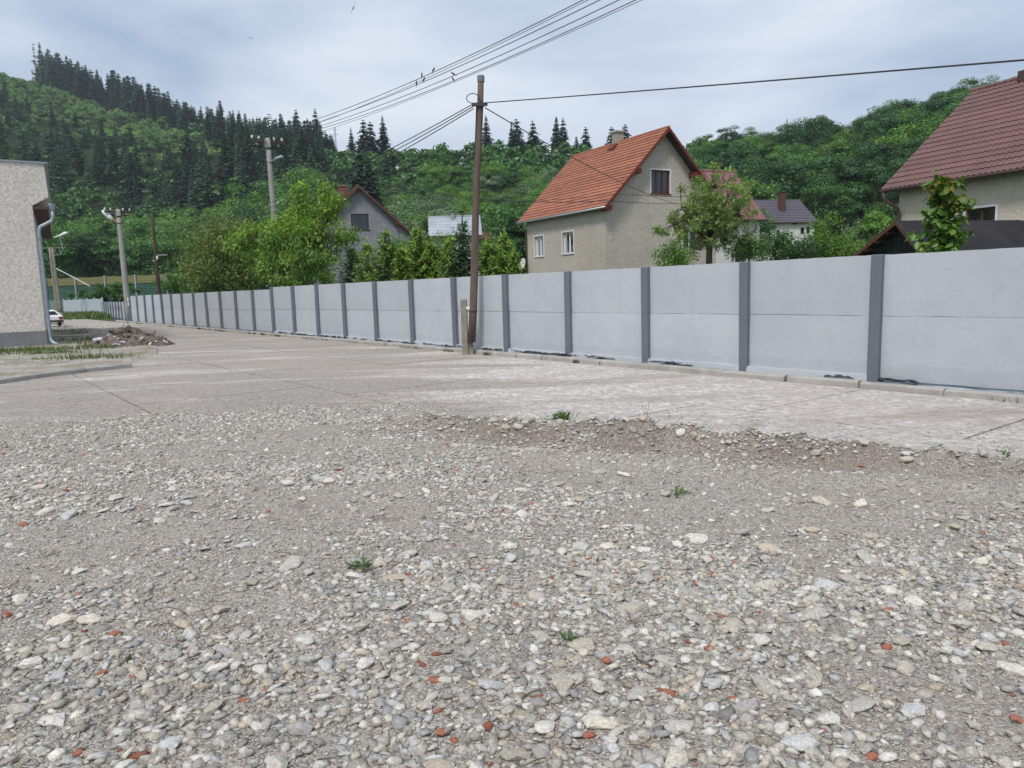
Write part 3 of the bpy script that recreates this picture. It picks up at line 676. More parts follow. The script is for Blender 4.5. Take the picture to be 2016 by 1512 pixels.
# ------------------------------------------------------------------ concrete fence along the road
ZB = .10
def post_mesh(h, w=.17, d=.15, nm='post'):
    m = MB(); c = .02
    # front face chamfered, slightly irregular
    prof = [(-w / 2, -.10), (-w / 2, d - .03), (-w / 2 + .03, d), (w / 2 - .03, d), (w / 2, d - .03), (w / 2, -.10)]
    vs = []; zs = [-.12, .0, .5 * h, h - .015, h]
    for i, z in enumerate(zs):
        k = 1 if i < 4 else .93
        for (x, y) in prof: vs.append((x * k, y * k, z))
    n = 6; fs = [(i * n + j, i * n + (j + 1) % n, (i + 1) * n + (j + 1) % n, (i + 1) * n + j) for i in range(len(zs) - 1) for j in range(n)]
    fs.append(tuple(4 * n + j for j in range(n)))
    return m.add(vs, fs).mesh(nm, M['fence_post'])
def panel_mesh(L, z0, z1, seed, bow=.012):
    r = random.Random(seed); nx, nz = 14, 4; vs = []; m = MB()
    jag_t = [r.uniform(-.003, .0035) for _ in range(nx + 1)]; jag_b = [r.uniform(-.0035, .003) for _ in range(nx + 1)]
    for side in (0, 1):
        for j in range(nz + 1):
            for i in range(nx + 1):
                f = j / nz; z = z0 + (z1 - z0) * f + (jag_b[i] if j == 0 else jag_t[i] if j == nz else 0)
                y = (.035 + r.uniform(-.0015, .0015)) if side == 0 else -.045
                if side == 0 and j in (0, nz): y -= .005
                vs.append((L * i / nx, y, z))
    w = nx + 1; hN = (nz + 1) * w
    fs = [(j * w + i, j * w + i + 1, (j + 1) * w + i + 1, (j + 1) * w + i) for j in range(nz) for i in range(nx)]
    fs += [(hN + j * w + i, hN + (j + 1) * w + i, hN + (j + 1) * w + i + 1, hN + j * w + i + 1) for j in range(nz) for i in range(nx)]
    for i in range(nx):
        fs.append((nz * w + i, nz * w + i + 1, hN + nz * w + i + 1, hN + nz * w + i)); fs.append((i, hN + i, hN + i + 1, i + 1))
    return m.add(vs, fs).mesh('panel', M['fence_panel'])
def fence(name, label, p0, d, n, spc, h, split=.52, plinth=False, seed=0, last_post=True, mats=None):
    rz = math.atan2(d[1], d[0])
    root = thing(name, label, 'fence', (p0[0], p0[1], ZB), rz)
    pm = post_mesh(h); pans = [(panel_mesh(spc - .13, .03, h * split - .002, seed + k), panel_mesh(spc - .13, h * split + .002, h - .006, seed + 50 + k)) for k in range(4)]
    for i in range(n + 1):
        if i < n or last_post:
            o = link('post', pm, root); o.location = (i * spc, 0, 0); o.rotation_euler = (rnd.gauss(0, .006), rnd.gauss(0, .006), 0)
        if i < n:
            lo, up = pans[rnd.randrange(4)]
            o = link('panel', lo, root); o.location = (i * spc + .065, rnd.uniform(-.006, .006), 0)
            o = link('panel', pans[rnd.randrange(4)][1], root); o.location = (i * spc + .065, rnd.uniform(-.008, .008), rnd.uniform(-.002, .006)); o.rotation_euler = (rnd.gauss(0, .003), 0, 0)
            if plinth and i > 2:
                m = MB(); nn = 10; vs = []
                for k in range(nn + 1):
                    x = .08 + (spc - .16) * k / nn; zt = rnd.uniform(.075, .10); y = .11 + rnd.uniform(-.012, .012)
                    vs += [(x, .03, zt + .012), (x, y, zt), (x, y + .02, -.03)]
                m.add(vs, [(k * 3 + j, k * 3 + j + 1, (k + 1) * 3 + j + 1, (k + 1) * 3 + j) for k in range(nn) for j in range(2)])
                m.build('base_ledge', M['fence_panel'], root, loc=(i * spc, 0, 0))
    return root
f1s = FP0 - FD * 3 * 2.392
fence('concrete_fence', 'long light grey concrete fence with dark slate posts, nearest stretch right of the step', f1s, FD, 14, 2.392, 1.97, plinth=True, seed=1)
f2s = FP0 + FD * (11 * 2.392 + .02)
root2 = fence('concrete_fence', 'lower light grey concrete fence stretch beyond the step, running to the concrete lamp pole', f2s + FD * 2.45, FD, 11, 2.47, 1.88, seed=9)
pm = panel_mesh(2.25, .03, .97, 77), panel_mesh(2.25, .98, 1.875, 78)
for me in pm:
    o = link('panel', me, root2); o.location = (-2.33, 0, 0)
fe = f2s + FD * (2.45 + 11 * 2.47)
d3 = np.array(at(204, 617, 84)) - np.array(at(250, 625, 59.5)); d3[2] = 0; L3 = np.linalg.norm(d3); d3 /= L3
ps = np.array(at(250, 625, 59.5)); 
root3 = fence('concrete_fence', 'low far fence stretch with close-set dark posts and dark smears behind the concrete lamp pole', ps, d3, 9, L3 / 9, 1.45, seed=21)
pc = ps + d3 * L3
# dark paint smears on the far stretch
for k in range(5):
    m = MB(); x0 = L3 * (.18 + .12 * k); m.box(x0, x0 + L3 * .07, .041, .046, .75 + .05 * (k % 3), 1.05 + .06 * (k % 2)); m.build('paint_smear', M['fence_post'], root3)
d4 = np.array([-.62, .785, 0]); p4 = np.array(at(90, 600, 128)); d4 = p4 - pc; d4[2] = 0; L4 = np.linalg.norm(d4); d4 /= L4
wf = thing('white_fence', 'plain white fence with pale posts closing off the far end of the road', 'fence', (pc[0], pc[1], ZB), math.atan2(d4[1], d4[0]))
n4 = 14; wmat = pmat('far_white_panel', (.47, .52, .565), .6, .04, 1)
ppm = MB().box(-.12, .12, -.05, .1, 0, 1.95, ch=.01).mesh('post', wmat); ppn = MB().box(.1, L4 * 1.35 / n4 - .1, -.02, .05, 0, 1.8).mesh('panel', wmat)
for i in range(n4):
    o = link('post', ppm, wf); o.location = (i * L4 * 1.35 / n4, 0, 0)
    o = link('panel', ppn, wf); o.location = (i * L4 * 1.35 / n4, 0, 0)

# ------------------------------------------------------------------ pebble-dash building on the left
BC = np.array([-17.70, 28.72, 0]); bdir = np.array([-.86, -.51, 0]); bdir /= np.linalg.norm(bdir)
brz = math.atan2(-bdir[1], -bdir[0])                # local +x points along the end wall towards the corner
bld = thing('pebbledash_building', 'tall grey roughcast building with overhanging parapet, cut off by the picture edge', 'building', BC, brz)
m = MB()
# wall body behind, x <= 0 , y >= 0 (away)
m.box(-11, 0, 0, 16, .62, 5.35); m.build('wall', M['stucco_grey'], bld)
m = MB(); m.box(-11.02, .025, -.03, 16, -.1, .62); m.build('plinth', M['plinth'], bld)
m = MB(); m.add([(-11, -.004, 5.30), (.02, -.004, 5.30), (.55, -.004, 5.62), (.50, -.004, 6.84), (-11, -.004, 6.95), (-11, 16, 5.30), (.02, 16, 5.30), (.55, 16, 5.62), (.50, 16, 6.84), (-11, 16, 6.95)],
               [(0, 1, 2, 3, 4), (9, 8, 7, 6, 5), (1, 6, 7, 2), (2, 7, 8, 3), (3, 8, 9, 4)]); m.build('parapet', M['stucco_grey'], bld)
m = MB(); m.box(-11.05, .56, -.06, 16, 6.90, 6.955); o = m.build('coping', M['pipe'], bld); o.rotation_euler = (0, rad(.55), 0); o.location = (0, 0, -.06)
m = MB(); m.box(.03, .50, .02, 16, 5.16, 5.26); m.build('soffit', M['soffit'], bld)
m = MB(); m.lathe([(.07, 0), (.09, .02), (.10, .10), (.14, .22), (.145, .25)], 12, c=(.62, .12, 5.12))
m.build('gutter_hopper', M['pipe'], bld, smooth=True)
pts = [(.62, .12, 5.14), (.62, .12, 4.9), (.56, .11, 4.74), (.36, .09, 4.62), (.18, .08, 4.52), (.12, .07, 4.35), (.12, .07, 3), (.12, .07, 1.5), (.12, .07, .45), (.14, .03, .25), (.24, -.08, .13), (.38, -.22, .09)]
m = MB(); m.tube(pts, .066, 10); dp = m.build('downpipe', M['pipe'], bld, smooth=True)
for z in (1.2, 2.9, 4.1):
    m = MB(); m.lathe([(.07, -.03), (.082, -.025), (.082, .025), (.07, .03)], 12, c=(.12, .07, z)); m.build('pipe_bracket', M['pipe'], dp)
m = MB(); m.tube([(.1, .1, 4.6), (.3, .2, 4.5), (.6, .15, 5.0)], .012, 5); m.build('stay', M['dark_metal'], dp)

# ------------------------------------------------------------------ poles
def insulator(m, x, y, z, s=1.0):
    m.lathe([(.012 * s, 0), (.012 * s, .06 * s), (.05 * s, .07 * s), (.055 * s, .11 * s), (.035 * s, .13 * s), (.05 * s, .15 * s), (.03 * s, .19 * s)], 8, c=(x, y, z))
def shaft(h, r0, r1, n=12, lean=(0, 0), oct=False):
    m = MB(); m.tube([(lean[0] * f, lean[1] * f, h * f - .3 * (1 - f)) for f in np.linspace(0, 1, 7)], [r0 + (r1 - r0) * f for f in np.linspace(0, 1, 7)], n); return m
def conc_pole(name, label, base, h, arm_rz, r0=.2, r1=.13, lamp='', lean=(0, 0)):
    root = thing(name, label, 'utility pole', base)
    shaft(h, r0, r1, 10, lean).build('shaft', M['conc'], root, smooth=True)
    arm = MB(); arm.box(-.95, .95, -.05, .05, h - .28, h - .16, ch=.01); arm.box(-.75, .75, .08, .15, h - .5, h - .42)
    am = arm.build('crossarm', M['dark_wood'], root, rz=arm_rz); am.location = (lean[0], lean[1], 0)
    for x in (-.88, -.5, .35, .8):
        m = MB(); insulator(m, x, 0, h - .16, 1.25); m.build('insulator', M['porcelain'], am, smooth=True)
    for x in (-.6, .62):
        m = MB(); insulator(m, x, .11, h - .42, 1.25); m.build('insulator', M['porcelain'], am, smooth=True)
    m = MB(); m.lathe([(r1 * 1.12, 0), (r1 * 1.12, .12)], 12, c=(lean[0], lean[1], h - .62)); m.build('clamp_band', M['dark_metal'], root)
    m = MB(); m.lathe([(r1 * 1.15, 0), (r1 * 1.15, .06)], 12, c=(lean[0] * .85, lean[1] * .85, h * .87)); m.build('clamp_band', M['dark_metal'], root)
    m = MB(); m.tube([(-.25, -.15, h - .1), (-.26, -.17, h - .5), (-.2, -.17, h - .58), (-.14, -.17, h - .5), (-.12, -.15, h - .2)], .018, 5); m.build('wire_loop', M['steel'], root)
    return root
PB = np.array(at(545, 470, 43)); PB[2] = 0
hB = at(527, 272, 43)[2]
poleB = conc_pole('utility_pole', 'tall concrete power pole with crossarm and small lamp behind the leafy tree', PB, hB, rad(38), .19, .125, lean=(at(527, 272, 43)[0] - PB[0], 0))
m = MB(); m.tube([(.0, -.1, hB - 1.35), (.25, -.14, hB - 1.28), (.45, -.16, hB - 1.2)], .03, 6); la = m.build('lamp_arm', M['steel'], poleB); la.location = (-.25, 0, 0)
m = MB(); m.tube([(.4, -.16, hB - 1.22), (.55, -.17, hB - 1.15), (.85, -.19, hB - 1.06), (.98, -.2, hB - 1.08)], [.04, .085, .10, .05], 8); m.build('lamp_head', M['pipe'], la, smooth=True)

P2 = np.array(at(254, 622, 57.6)); P2[2] = 0.05; T2 = at(232, 413, 57.6); h2 = T2[2]
pole2 = conc_pole('utility_pole', 'round concrete lamp pole with white lamp, standing at the far end of the lower fence', P2, h2, rad(38), .25, .16, lean=(T2[0] - P2[0], 0))
m = MB(); m.tube([(0, -.12, h2 - 1.05), (-.3, -.2, h2 - .75), (-.62, -.28, h2 - .45)], .06, 6); la = m.build('lamp_arm', M['orange_paint'], pole2); la.location = (T2[0] - P2[0], 0, 0)
m = MB(); m.tube([(-.35, -.2, h2 - .78), (-.5, -.24, h2 - .62), (-.85, -.3, h2 - .24), (-1.0, -.32, h2 - .12)], [.09, .17, .17, .08], 10); m.build('lamp_head', M['white'], la, smooth=True)
for k, (dz, mm) in enumerate(((1.55, 'white'), (1.2, 'porcelain'))):
    m = MB(); m.box(.12, .3, -.26, -.2, dz, dz + .26); m.build('notice', M[mm], pole2)

P3 = np.array(at(117, 617, 90)); P3[2] = 0; T3 = at(100, 488, 90); h3 = T3[2]
pole3 = thing('utility_pole', 'distant weathered twin-post lamp pole behind the white car', 'utility pole', P3)
for dx in (-.14, .17):
    m = shaft(h3, .2, .14, 8, (T3[0] - P3[0], 0)); o = m.build('shaft', M['old_conc'], pole3, smooth=True); o.location = (dx, 0, 0)
lx = T3[0] - P3[0]
m = MB(); m.box(lx - 1.3, lx + 1.5, -.05, .05, h3 - .05, h3 + .05); m.build('crossarm', M['old_conc'], pole3)
m = MB(); m.tube([(lx + .3, 0, h3 - .9), (lx + 1.2, -.1, h3 - .75), (lx + 1.5, -.1, h3 - .2), (lx + 1.3, -.1, h3 + .9), (lx + 1.3, -.1, h3 + 1.3), (lx + 1.5, -.1, h3 + 1.5)], .045, 6); la = m.build('lamp_arm', M['steel'], pole3)
m = MB(); m.tube([(lx + .5, -.1, h3 + 1.15), (lx + 1.2, -.1, h3 + 1.35), (lx + 1.9, -.1, h3 + 1.62), (lx + 2.2, -.1, h3 + 1.7)], [.05, .12, .2, .1], 8); m.build('lamp_head', M['porcelain'], la, smooth=True)
m = MB(); m.tube([(lx + .4, 0, h3 - 2.4), (lx + 4.2, 0, h3 - 4.6)], .05, 5); m.build('strut', M['steel'], pole3)

# wooden telephone pole strapped to a concrete stub
PW = np.array(gnd(925, 694, .05)); PW[2] = .05
TW = np.array(at(942, 150, PW[1])); lw = TW - PW
pw = thing('telephone_pole', 'leaning brown wooden telephone pole strapped to a concrete stub before the fence', 'utility pole', PW)
o0 = np.array([.06, -.06, 0])
m = MB(); n = 9; m.tube([o0 + lw * f + np.array([0, 0, .28 * (1 - f)]) + np.array([.035 * math.sin(f * 9), 0, 0]) * .4 for f in np.linspace(0, 1, n)], [.108 - .03 * f for f in np.linspace(0, 1, n)], 12)
sh = m.build('shaft', M['wood_pole'], pw, smooth=True)
m = MB(); m.lathe([(.092, -.16), (.095, -.02), (.08, .0)], 12, c=tuple(o0 + lw)); m.build('cap', M['plinth'], pw)
m = MB(); m.box(-.20, -.03, -.09, .09, -.15, 1.42, ch=.02); st_ = m.build('stub', M['old_conc'], pw); 
m = MB(); m.box(-.2, .10, -.03, .09, -.15, .42); m.build('stub_foot', M['old_conc'], pw)
for z in (.45, 1.10):
    m = MB(); m.lathe([(.128, -.012), (.13, 0), (.128, .012)], 12, c=(o0[0] + lw[0] * z / lw[2] - .02, o0[1], z)); m.build('strap', M['dark_metal'], pw)
m = MB(); m.box(-.05, .05, -.16, -.1, 1.16, 1.22); m.build('bolt', M['porcelain'], pw)
zc = at(940, 208, PW[1])[2] - PW[2]; cx = o0 + lw * (zc / lw[2])
m = MB(); m.box(cx[0] - .2, cx[0] + .2, cx[1] - .14, cx[1] - .08, zc - .05, zc + .03); m.lathe([(.105, -.05), (.105, .05)], 12, c=(cx[0], cx[1], zc)); br = m.build('cable_bracket', M['dark_metal'], pw)
pts = [(cx[0] - .12, cx[1] - .12, zc)] + [(cx[0] - .17 + .16 * math.cos(a), cx[1] - .12, zc + .14 + .12 * math.sin(a)) for a in np.linspace(4.3, .6, 9)] + [(cx[0] + .05, cx[1] - .13, zc + .02)]
m = MB(); m.tube(pts, .011, 5); m.build('cable_loop', M['wire'], pw)
m = MB(); m.tube([o0 + lw * f + np.array([-.105 + .03 * f, -.02, .0]) for f in np.linspace(.42, zc / lw[2], 10)], .016, 5); m.build('riser_cable', M['wire'], pw)

PD = np.array(st(8 * 2.46 + 11 * 2.392 + 2.4, .32)); PD = np.array(at(318, 630, 51.2)); PD[2] = .05; TD = np.array(at(300, 425, 51.2))
pd = thing('telephone_pole', 'thin dark tarred wooden pole with rusty top standing against the lower fence', 'utility pole', PD)
m = shaft(TD[2], .15, .10, 10, (TD[0] - PD[0], 0)); m.build('shaft', M['dark_wood'], pd, smooth=True)
m = MB(); m.box(.0, .75, -.03, .03, TD[2] - 2.66, TD[2] - 2.6); m.box(-.3, .0, -.03, .03, TD[2] - 3.0, TD[2] - 2.95); m.build('bracket', M['steel'], pd)
m = MB(); m.lathe([(.03, -.28), (.07, -.22), (.06, -.05), (.02, 0)], 8, c=(.12, -.1, TD[2] - 2.68)); m.build('insulator', M['porcelain'], pd, smooth=True)

# ------------------------------------------------------------------ wires
def wire(label, pts3, sag=None, r=.011, name='overhead_wire', group=None, n=26):
    """pts3: attachment points; sag per span"""
    m = MB(); P = []
    for k in range(len(pts3) - 1):
        a, b = np.array(pts3[k], float), np.array(pts3[k + 1], float); s = sag[k]
        for i in range(n + (k == len(pts3) - 2)):
            f = i / n; q = a * (1 - f) + b * f; q[2] -= 4 * s * f * (1 - f); P.append(tuple(q))
    m.tube(P, r, 5); o = m.build(name, M['wire']); return tag(o, label, 'wire', group)
xs0 = [1148, 1158, 1181, 1219, 1252, 1264]
bpx = [(499.7, 269), (513.6, 270.5), (536, 272), (549.3, 273.5), (508, 280), (543, 285)]
order = [0, 1, 2, 3, 4, 5]
apx = [(499.7, 270), (508, 281), (513.6, 272), (536, 273.7), (549.3, 275), (543, 286)]
p2px = [(213, 410), (217, 412), (221, 410), (246, 411.5), (251, 412.5), (248, 415)]
names = ['uppermost', 'second', 'third', 'fourth', 'fifth', 'lowest']
for k in range(6):
    B_ = np.array(at(apx[k][0], apx[k][1], 43)); Mk = np.array(at(xs0[k], 0, 20)); Q = np.array(at(p2px[k][0], p2px[k][1], 57.5))
    C_ = B_ + (Mk - B_) * 2.05; C_[2] = B_[2] + .2
    f = 1 / 2.05; lin = B_[2] * (1 - f) + C_[2] * f; sg = (lin - Mk[2]) / (4 * f * (1 - f))
    pts = [C_, B_, Q]; sgs = [sg, .55]
    if k in (0, 2, 3, 4): pts.append(np.array(at(88 + 6 * k, 488, 90))); sgs.append(.9)
    wire(names[k] + ' of the six power wires crossing the sky above the wooden pole', pts, sgs, .012 if k in (0, 2, 3, 4) else .008)
cbr = PW + np.array([cx[0], cx[1] - .13, zc])
wire('single cable running from the wooden pole bracket up to the right edge of the picture', [cbr + np.array([.15, 0, .02]), cbr + (np.array(at(2150, 103, 9.5)) - cbr) * 1.7], [.03], .013, 'overhead_cable')
for k, (dz, ex) in enumerate(((0, (303, 436)), (-.06, (303, 440)), (-.12, (304, 446)))):
    wire(['upper', 'middle', 'lower'][k] + ' of three cables sagging from the wooden pole down to the dark tarred pole', [cbr + np.array([-.16, 0, dz]), at(ex[0], ex[1], 51.1)], [1.0 + .12 * k], .013, 'overhead_cable')
wire('cable slanting from the wooden pole across the orange roof to the beige gable', [cbr + np.array([.14, .02, -.1]), at(1331, 402, 47)], [.25], .014, 'overhead_cable')
wire('thick cable from the concrete power pole to the eave of the orange-roofed house', [at(535, 304, 42.9), at(1195, 395, 43.9)], [.9], .02, 'overhead_cable')
wire('cable running along the beige gable from the orange eave to the apple tree', [at(1195, 395, 43.8), at(1340, 401, 46.6)], [.05], .014, 'overhead_cable')
wire('thin upper cable from the concrete power pole behind the wooden pole to the gable window', [at(535, 308, 42.9), at(1205, 381, 44.3), at(1470, 384, 50)], [1.2, .15], .012, 'overhead_cable')
wire('thin cable strung over the gardens between the small white house and the brown-roofed house', [at(1590, 401, 92), at(1772, 396, 31)], [.25], .012, 'overhead_cable')

# ------------------------------------------------------------------ birds
def bird_mesh():
    m = MB(); m.tube([(-.17, 0, -.02), (-.09, 0, 0), (-.05, 0, .02), (.02, 0, .045), (.07, 0, .075), (.095, 0, .085), (.115, 0, .08)], [.006, .012, .028, .036, .026, .022, .004], 8)
    return m.mesh('bird', M['bird'], smooth=True)
bmsh = bird_mesh()
def on_wire(k, px):
    B_ = np.array(at(apx[k][0], apx[k][1], 43)); Mk = np.array(at(xs0[k], 0, 20)); C_ = B_ + (Mk - B_) * 2.05; C_[2] = B_[2] + .2
    f = 1 / 2.05; lin = B_[2] * (1 - f) + C_[2] * f; sg = (lin - Mk[2]) / (4 * f * (1 - f)); best = None
    for f in np.linspace(0, 1, 900):
        q = C_ * (1 - f) + B_ * f; q[2] -= 4 * sg * f * (1 - f)
        if q[1] < 15: continue
        d = q - np.array([0, 0, CAM_Z]); x = 1008 + FPX * (d @ _r) / (d @ _f)
        if best is None or abs(x - px) < best[0]: best = (abs(x - px), q)
    return best[1]
for k, px, rz, ry, lb in [(0, 831, 1.4, -.9, 'small dark bird perched on the upper wires, the upper of the close pair'), (2, 835, .3, -.7, 'small dark bird perched on a power wire, the lower of the close pair'), (2, 821, 1.5, -1.1, 'small dark bird perched on a power wire just left of the close pair'), (0, 854, .4, -.6, 'small dark bird perched highest, alone on the uppermost wire'), (3, 893, 2.9, -.2, 'small dark bird perched above the wooden pole on the fourth wire'), (4, 891, 2.4, -.5, 'small dark bird perched nearest the wooden pole on the fifth wire')]:
    q = on_wire(k, px); o = link('bird', bmsh); o.scale = (.8, .8, .8); o.location = q + np.array([0, 0, .04]); o.rotation_euler = (0, ry, rz); tag(o, lb, 'bird', 'birds on the power wires')
def fly_mesh(up):
    m = MB(); m.tube([(0, -.16, 0), (0, -.08, 0), (0, 0, .01), (0, .07, .015), (0, .11, .01)], [.01, .02, .035, .028, .005], 8)
    for s in (-1, 1):
        m.add([(0, .05, .015), (0, -.04, .015), (s * .16, -.02, .02 + up * .5), (s * .14, .07, .02 + up * .5), (s * .36, -.10, up)], [(0, 1, 2, 3), (3, 2, 4)])
        m.add([(0, .05, .009), (0, -.04, .009), (s * .16, -.02, .014 + up * .5), (s * .14, .07, .014 + up * .5), (s * .36, -.10, up - .004)], [(3, 2, 1, 0), (4, 2, 3)])
    m.add([(-.012, -.14, .002), (.012, -.14, .002), (.03, -.26, 0), (0, -.2, 0), (-.03, -.26, 0)], [(0, 1, 2, 3, 4)])
    return m.mesh('bird', M['bird'])
o = link('flying_bird', fly_mesh(.02)); o.location = at(696, 16, 38); o.rotation_euler = (.1, rad(-66), .1); tag(o, 'dark bird flying banked steeply at the top of the sky', 'bird')
o = link('flying_bird', fly_mesh(-.03)); o.location = at(493, 75, 75); o.rotation_euler = (0, .25, .3); o.scale = (.85, .85, .85); tag(o, 'small bird gliding in the sky above the dark conifers', 'bird')

# ------------------------------------------------------------------ white car
car = thing('parked_car', 'old white fastback car parked beyond the grey building, mostly hidden by it', 'car', (-31.9, 51.6, .05), rad(140))
car.scale = (.88, .88, .86)
# local: +x forward, rear at x = -1.9 ; y = left
W2 = .78
prof = [(-1.92, .36), (-1.95, .52), (-1.90, .78), (-1.72, .86), (-.98, 1.20), (-.55, 1.30), (.25, 1.29), (.72, .95), (1.75, .80), (1.9, .62), (1.92, .36)]
low = prof; m = MB(); ys = [-W2, -W2 + .06, W2 - .06, W2]; vs = []
for j, y in enumerate(ys):
    for (x, z) in prof:
        inset = .16 * max(0, (z - .82)) / .48
        yy_ = y * (1 - inset) if abs(y) > .5 else y
        vs.append((x * (.985 if j in (0, 3) else 1), yy_, z - (.015 if j in (0, 3) else 0)))
n = len(prof); fs = [(j * n + i, j * n + i + 1, (j + 1) * n + i + 1, (j + 1) * n + i) for j in range(3) for i in range(n - 1)]
fs += [tuple(range(n)), tuple(3 * n + i for i in range(n - 1, -1, -1)), (0, n, 2 * n, 3 * n, 3 * n + n - 1, 2 * n + n - 1, n + n - 1, n - 1)]
m.add(vs, fs); m.build('body', M['car_white'], car)
m = MB(); m.add([(-1.64, -.58, .905), (-1.64, .58, .905), (-1.02, .52, 1.19), (-1.02, -.52, 1.19)], [(0, 1, 2, 3)]); m.build('rear_window', M['tyre'], car)
for s in (-1, 1):
    m = MB(); m.add([(-1.1, s * .785, .84), (.55, s * .785, .84), (.2, s * .69, 1.22), (-.6, s * .69, 1.23)], [(0, 1, 2, 3) if s < 0 else (3, 2, 1, 0)]); m.build('side_window', M['tyre'], car)
    m = MB(); m.box(-1.985, -1.90, s * .60 - .14, s * .60 + .14, .58, .74, ch=.01); m.build('tail_light', M['tail_red'], car)
    for x in (-1.25, 1.25):
        w = MB(); w.lathe([(.2, -.09), (.3, -.08), (.31, 0), (.3, .08), (.2, .09)], 18); wo = w.build('wheel', M['tyre'], car, smooth=True); wo.location = (x, s * .70, .26); wo.rotation_euler = (rad(90), 0, 0); wo.scale = (.84, .84, .9)
        r = MB(); r.lathe([(.02, -.1), (.19, -.095), (.19, .095), (.02, .1)], 14); r.build('rim', M['steel'], wo)
m = MB(); m.box(-2.02, -1.93, -.76, .76, .36, .50, ch=.02); m.build('bumper', M['dark_metal'], car)
m = MB(); m.box(-.02, 1.0, 0, .03, 0, .66); m.box(.06, .94, -.03, 0, .05, .61); o = m.build('concrete_slab', M['old_conc'], None, loc=at(99, 628, 56), rz=rad(-8)); o.scale = (1.05, 1, 1.3)
o.location.z = .06; tag(o, 'brownish concrete block standing on end behind the white car', 'block')

# ------------------------------------------------------------------ rubbish heap
hp = np.array(gnd(243, 684)); HPC = np.array([hp[0] - .1, hp[1] + .55, .0])
heap = thing('debris_heap', 'heap of broken wood, roots and rubble dumped beside the road', 'rubbish heap', HPC)
nr, na = 12, 40; vs = [(0, 0, .68)]
for i in range(1, nr + 1):
    f = i / nr
    for k in range(na):
        a = 2 * math.pi * k / na; rr = f * (1.5 + .12 * math.sin(3 * a) + .1 * rnd.random()); z = .66 * (1 - f) ** .85 * (1 + .45 * (rnd.random() - .5)) - (.06 if i == nr else 0)
        vs.append((rr * math.cos(a), rr * .85 * math.sin(a), z + .02))
fs = [(0, 1 + k, 1 + (k + 1) % na) for k in range(na)] + [(1 + (i - 1) * na + k, 1 + i * na + k, 1 + i * na + (k + 1) % na, 1 + (i - 1) * na + (k + 1) % na) for i in range(1, nr) for k in range(na)]
m = MB(); m.add(vs, fs); m.build('mound', pmat('heap_soil', (.14, .11, .09), 1, .4, 6, .03, 20, stain=(.30, .27, .24), stain_scale=4, stain_amt=.5), heap)
def heap_z(x, y): f = min(1, math.hypot(x, y / .85) / 1.5); return .66 * (1 - f) ** .85
plk = [MB().box(-.5, .5, -.5, .5, -.5, .5).mesh('plank', M['plank']) for _ in range(1)]
for v in plk[0].vertices: v.co += Vector((rnd.uniform(-.12, .12), rnd.uniform(-.15, .15), rnd.uniform(-.15, .15)))
for k in range(90):
    a = rnd.uniform(0, 6.28); f = rnd.random() ** .6; x, y = 1.45 * f * math.cos(a), 1.2 * f * math.sin(a)
    o = link('plank', plk[0], heap); L = rnd.uniform(.12, .55); o.scale = (L, rnd.uniform(.03, .10), rnd.uniform(.02, .05)); o.location = (x, y, heap_z(x, y) + rnd.uniform(.0, .07)); o.rotation_euler = (rnd.gauss(0, .4), rnd.gauss(0, .35), rnd.uniform(0, 3.14))
rub = [big_stone_mesh(200 + k, STONE_COLS[(k * 3) % 14] * .95, .9) for k in range(5)]
for k in range(40):
    a = rnd.uniform(0, 6.28); f = rnd.random() ** .5; x, y = 1.5 * f * math.cos(a), 1.25 * f * math.sin(a)
    o = link('rubble', rnd.choice(rub), heap); s = rnd.uniform(.08, .24); o.scale = (s * 1.3, s, s * .6); o.location = (x, y, heap_z(x, y) + .03); o.rotation_euler = (rnd.gauss(0, .5), rnd.gauss(0, .5), rnd.uniform(0, 6))
for k in range(34):
    a = rnd.uniform(0, 6.28); f = rnd.random(); x, y = 1.3 * f * math.cos(a), 1.0 * f * math.sin(a); z = heap_z(x, y)
    m = MB(); d = Vector((rnd.gauss(0, .5), rnd.gauss(0, .4), rnd.uniform(.1, .7))).normalized(); p = Vector((x, y, z)); L = rnd.uniform(.2, .5); pts = [p]
    for i in range(4): d = (d + Vector((rnd.gauss(0, .35), rnd.gauss(0, .35), rnd.gauss(-.05, .3)))).normalized(); pts.append(pts[-1] + d * L / 4)
    m.tube(pts, [.014, .012, .009, .006, .003], 5); m.build('root', M['dark_wood'], heap)
for (x, y, s) in ((-.75, -.55, .3), (.15, -1.15, .26), (-.95, -.25, .22), (.3, -1.0, .18)):
    bm = bmesh.new(); bmesh.ops.create_icosphere(bm, subdivisions=2, radius=.5)
    for v in bm.verts: v.co = Vector(v.co) * (1 + rnd.uniform(-.25, .2)); v.co.z *= .45
    me = bpy.data.meshes.new('plastic_bag'); bm.to_mesh(me); bm.free(); me.materials.append(M['blue_plastic']); o = link('plastic_bag', me, heap); o.scale = (s * 1.4, s, s); o.location = (x, y, heap_z(x, y) + .05)

# flat concrete slab lying on the verge
m = MB(); m.box(-.95, .95, -.3, .3, 0, .09, ch=.02); o = m.build('fallen_slab', M['kerb'], None, loc=(gnd(118, 667)[0] + .2, gnd(118, 667)[1], .06), rz=rad(8)); tag(o, 'long pale concrete slab lying flat in the verge beside the building', 'slab')

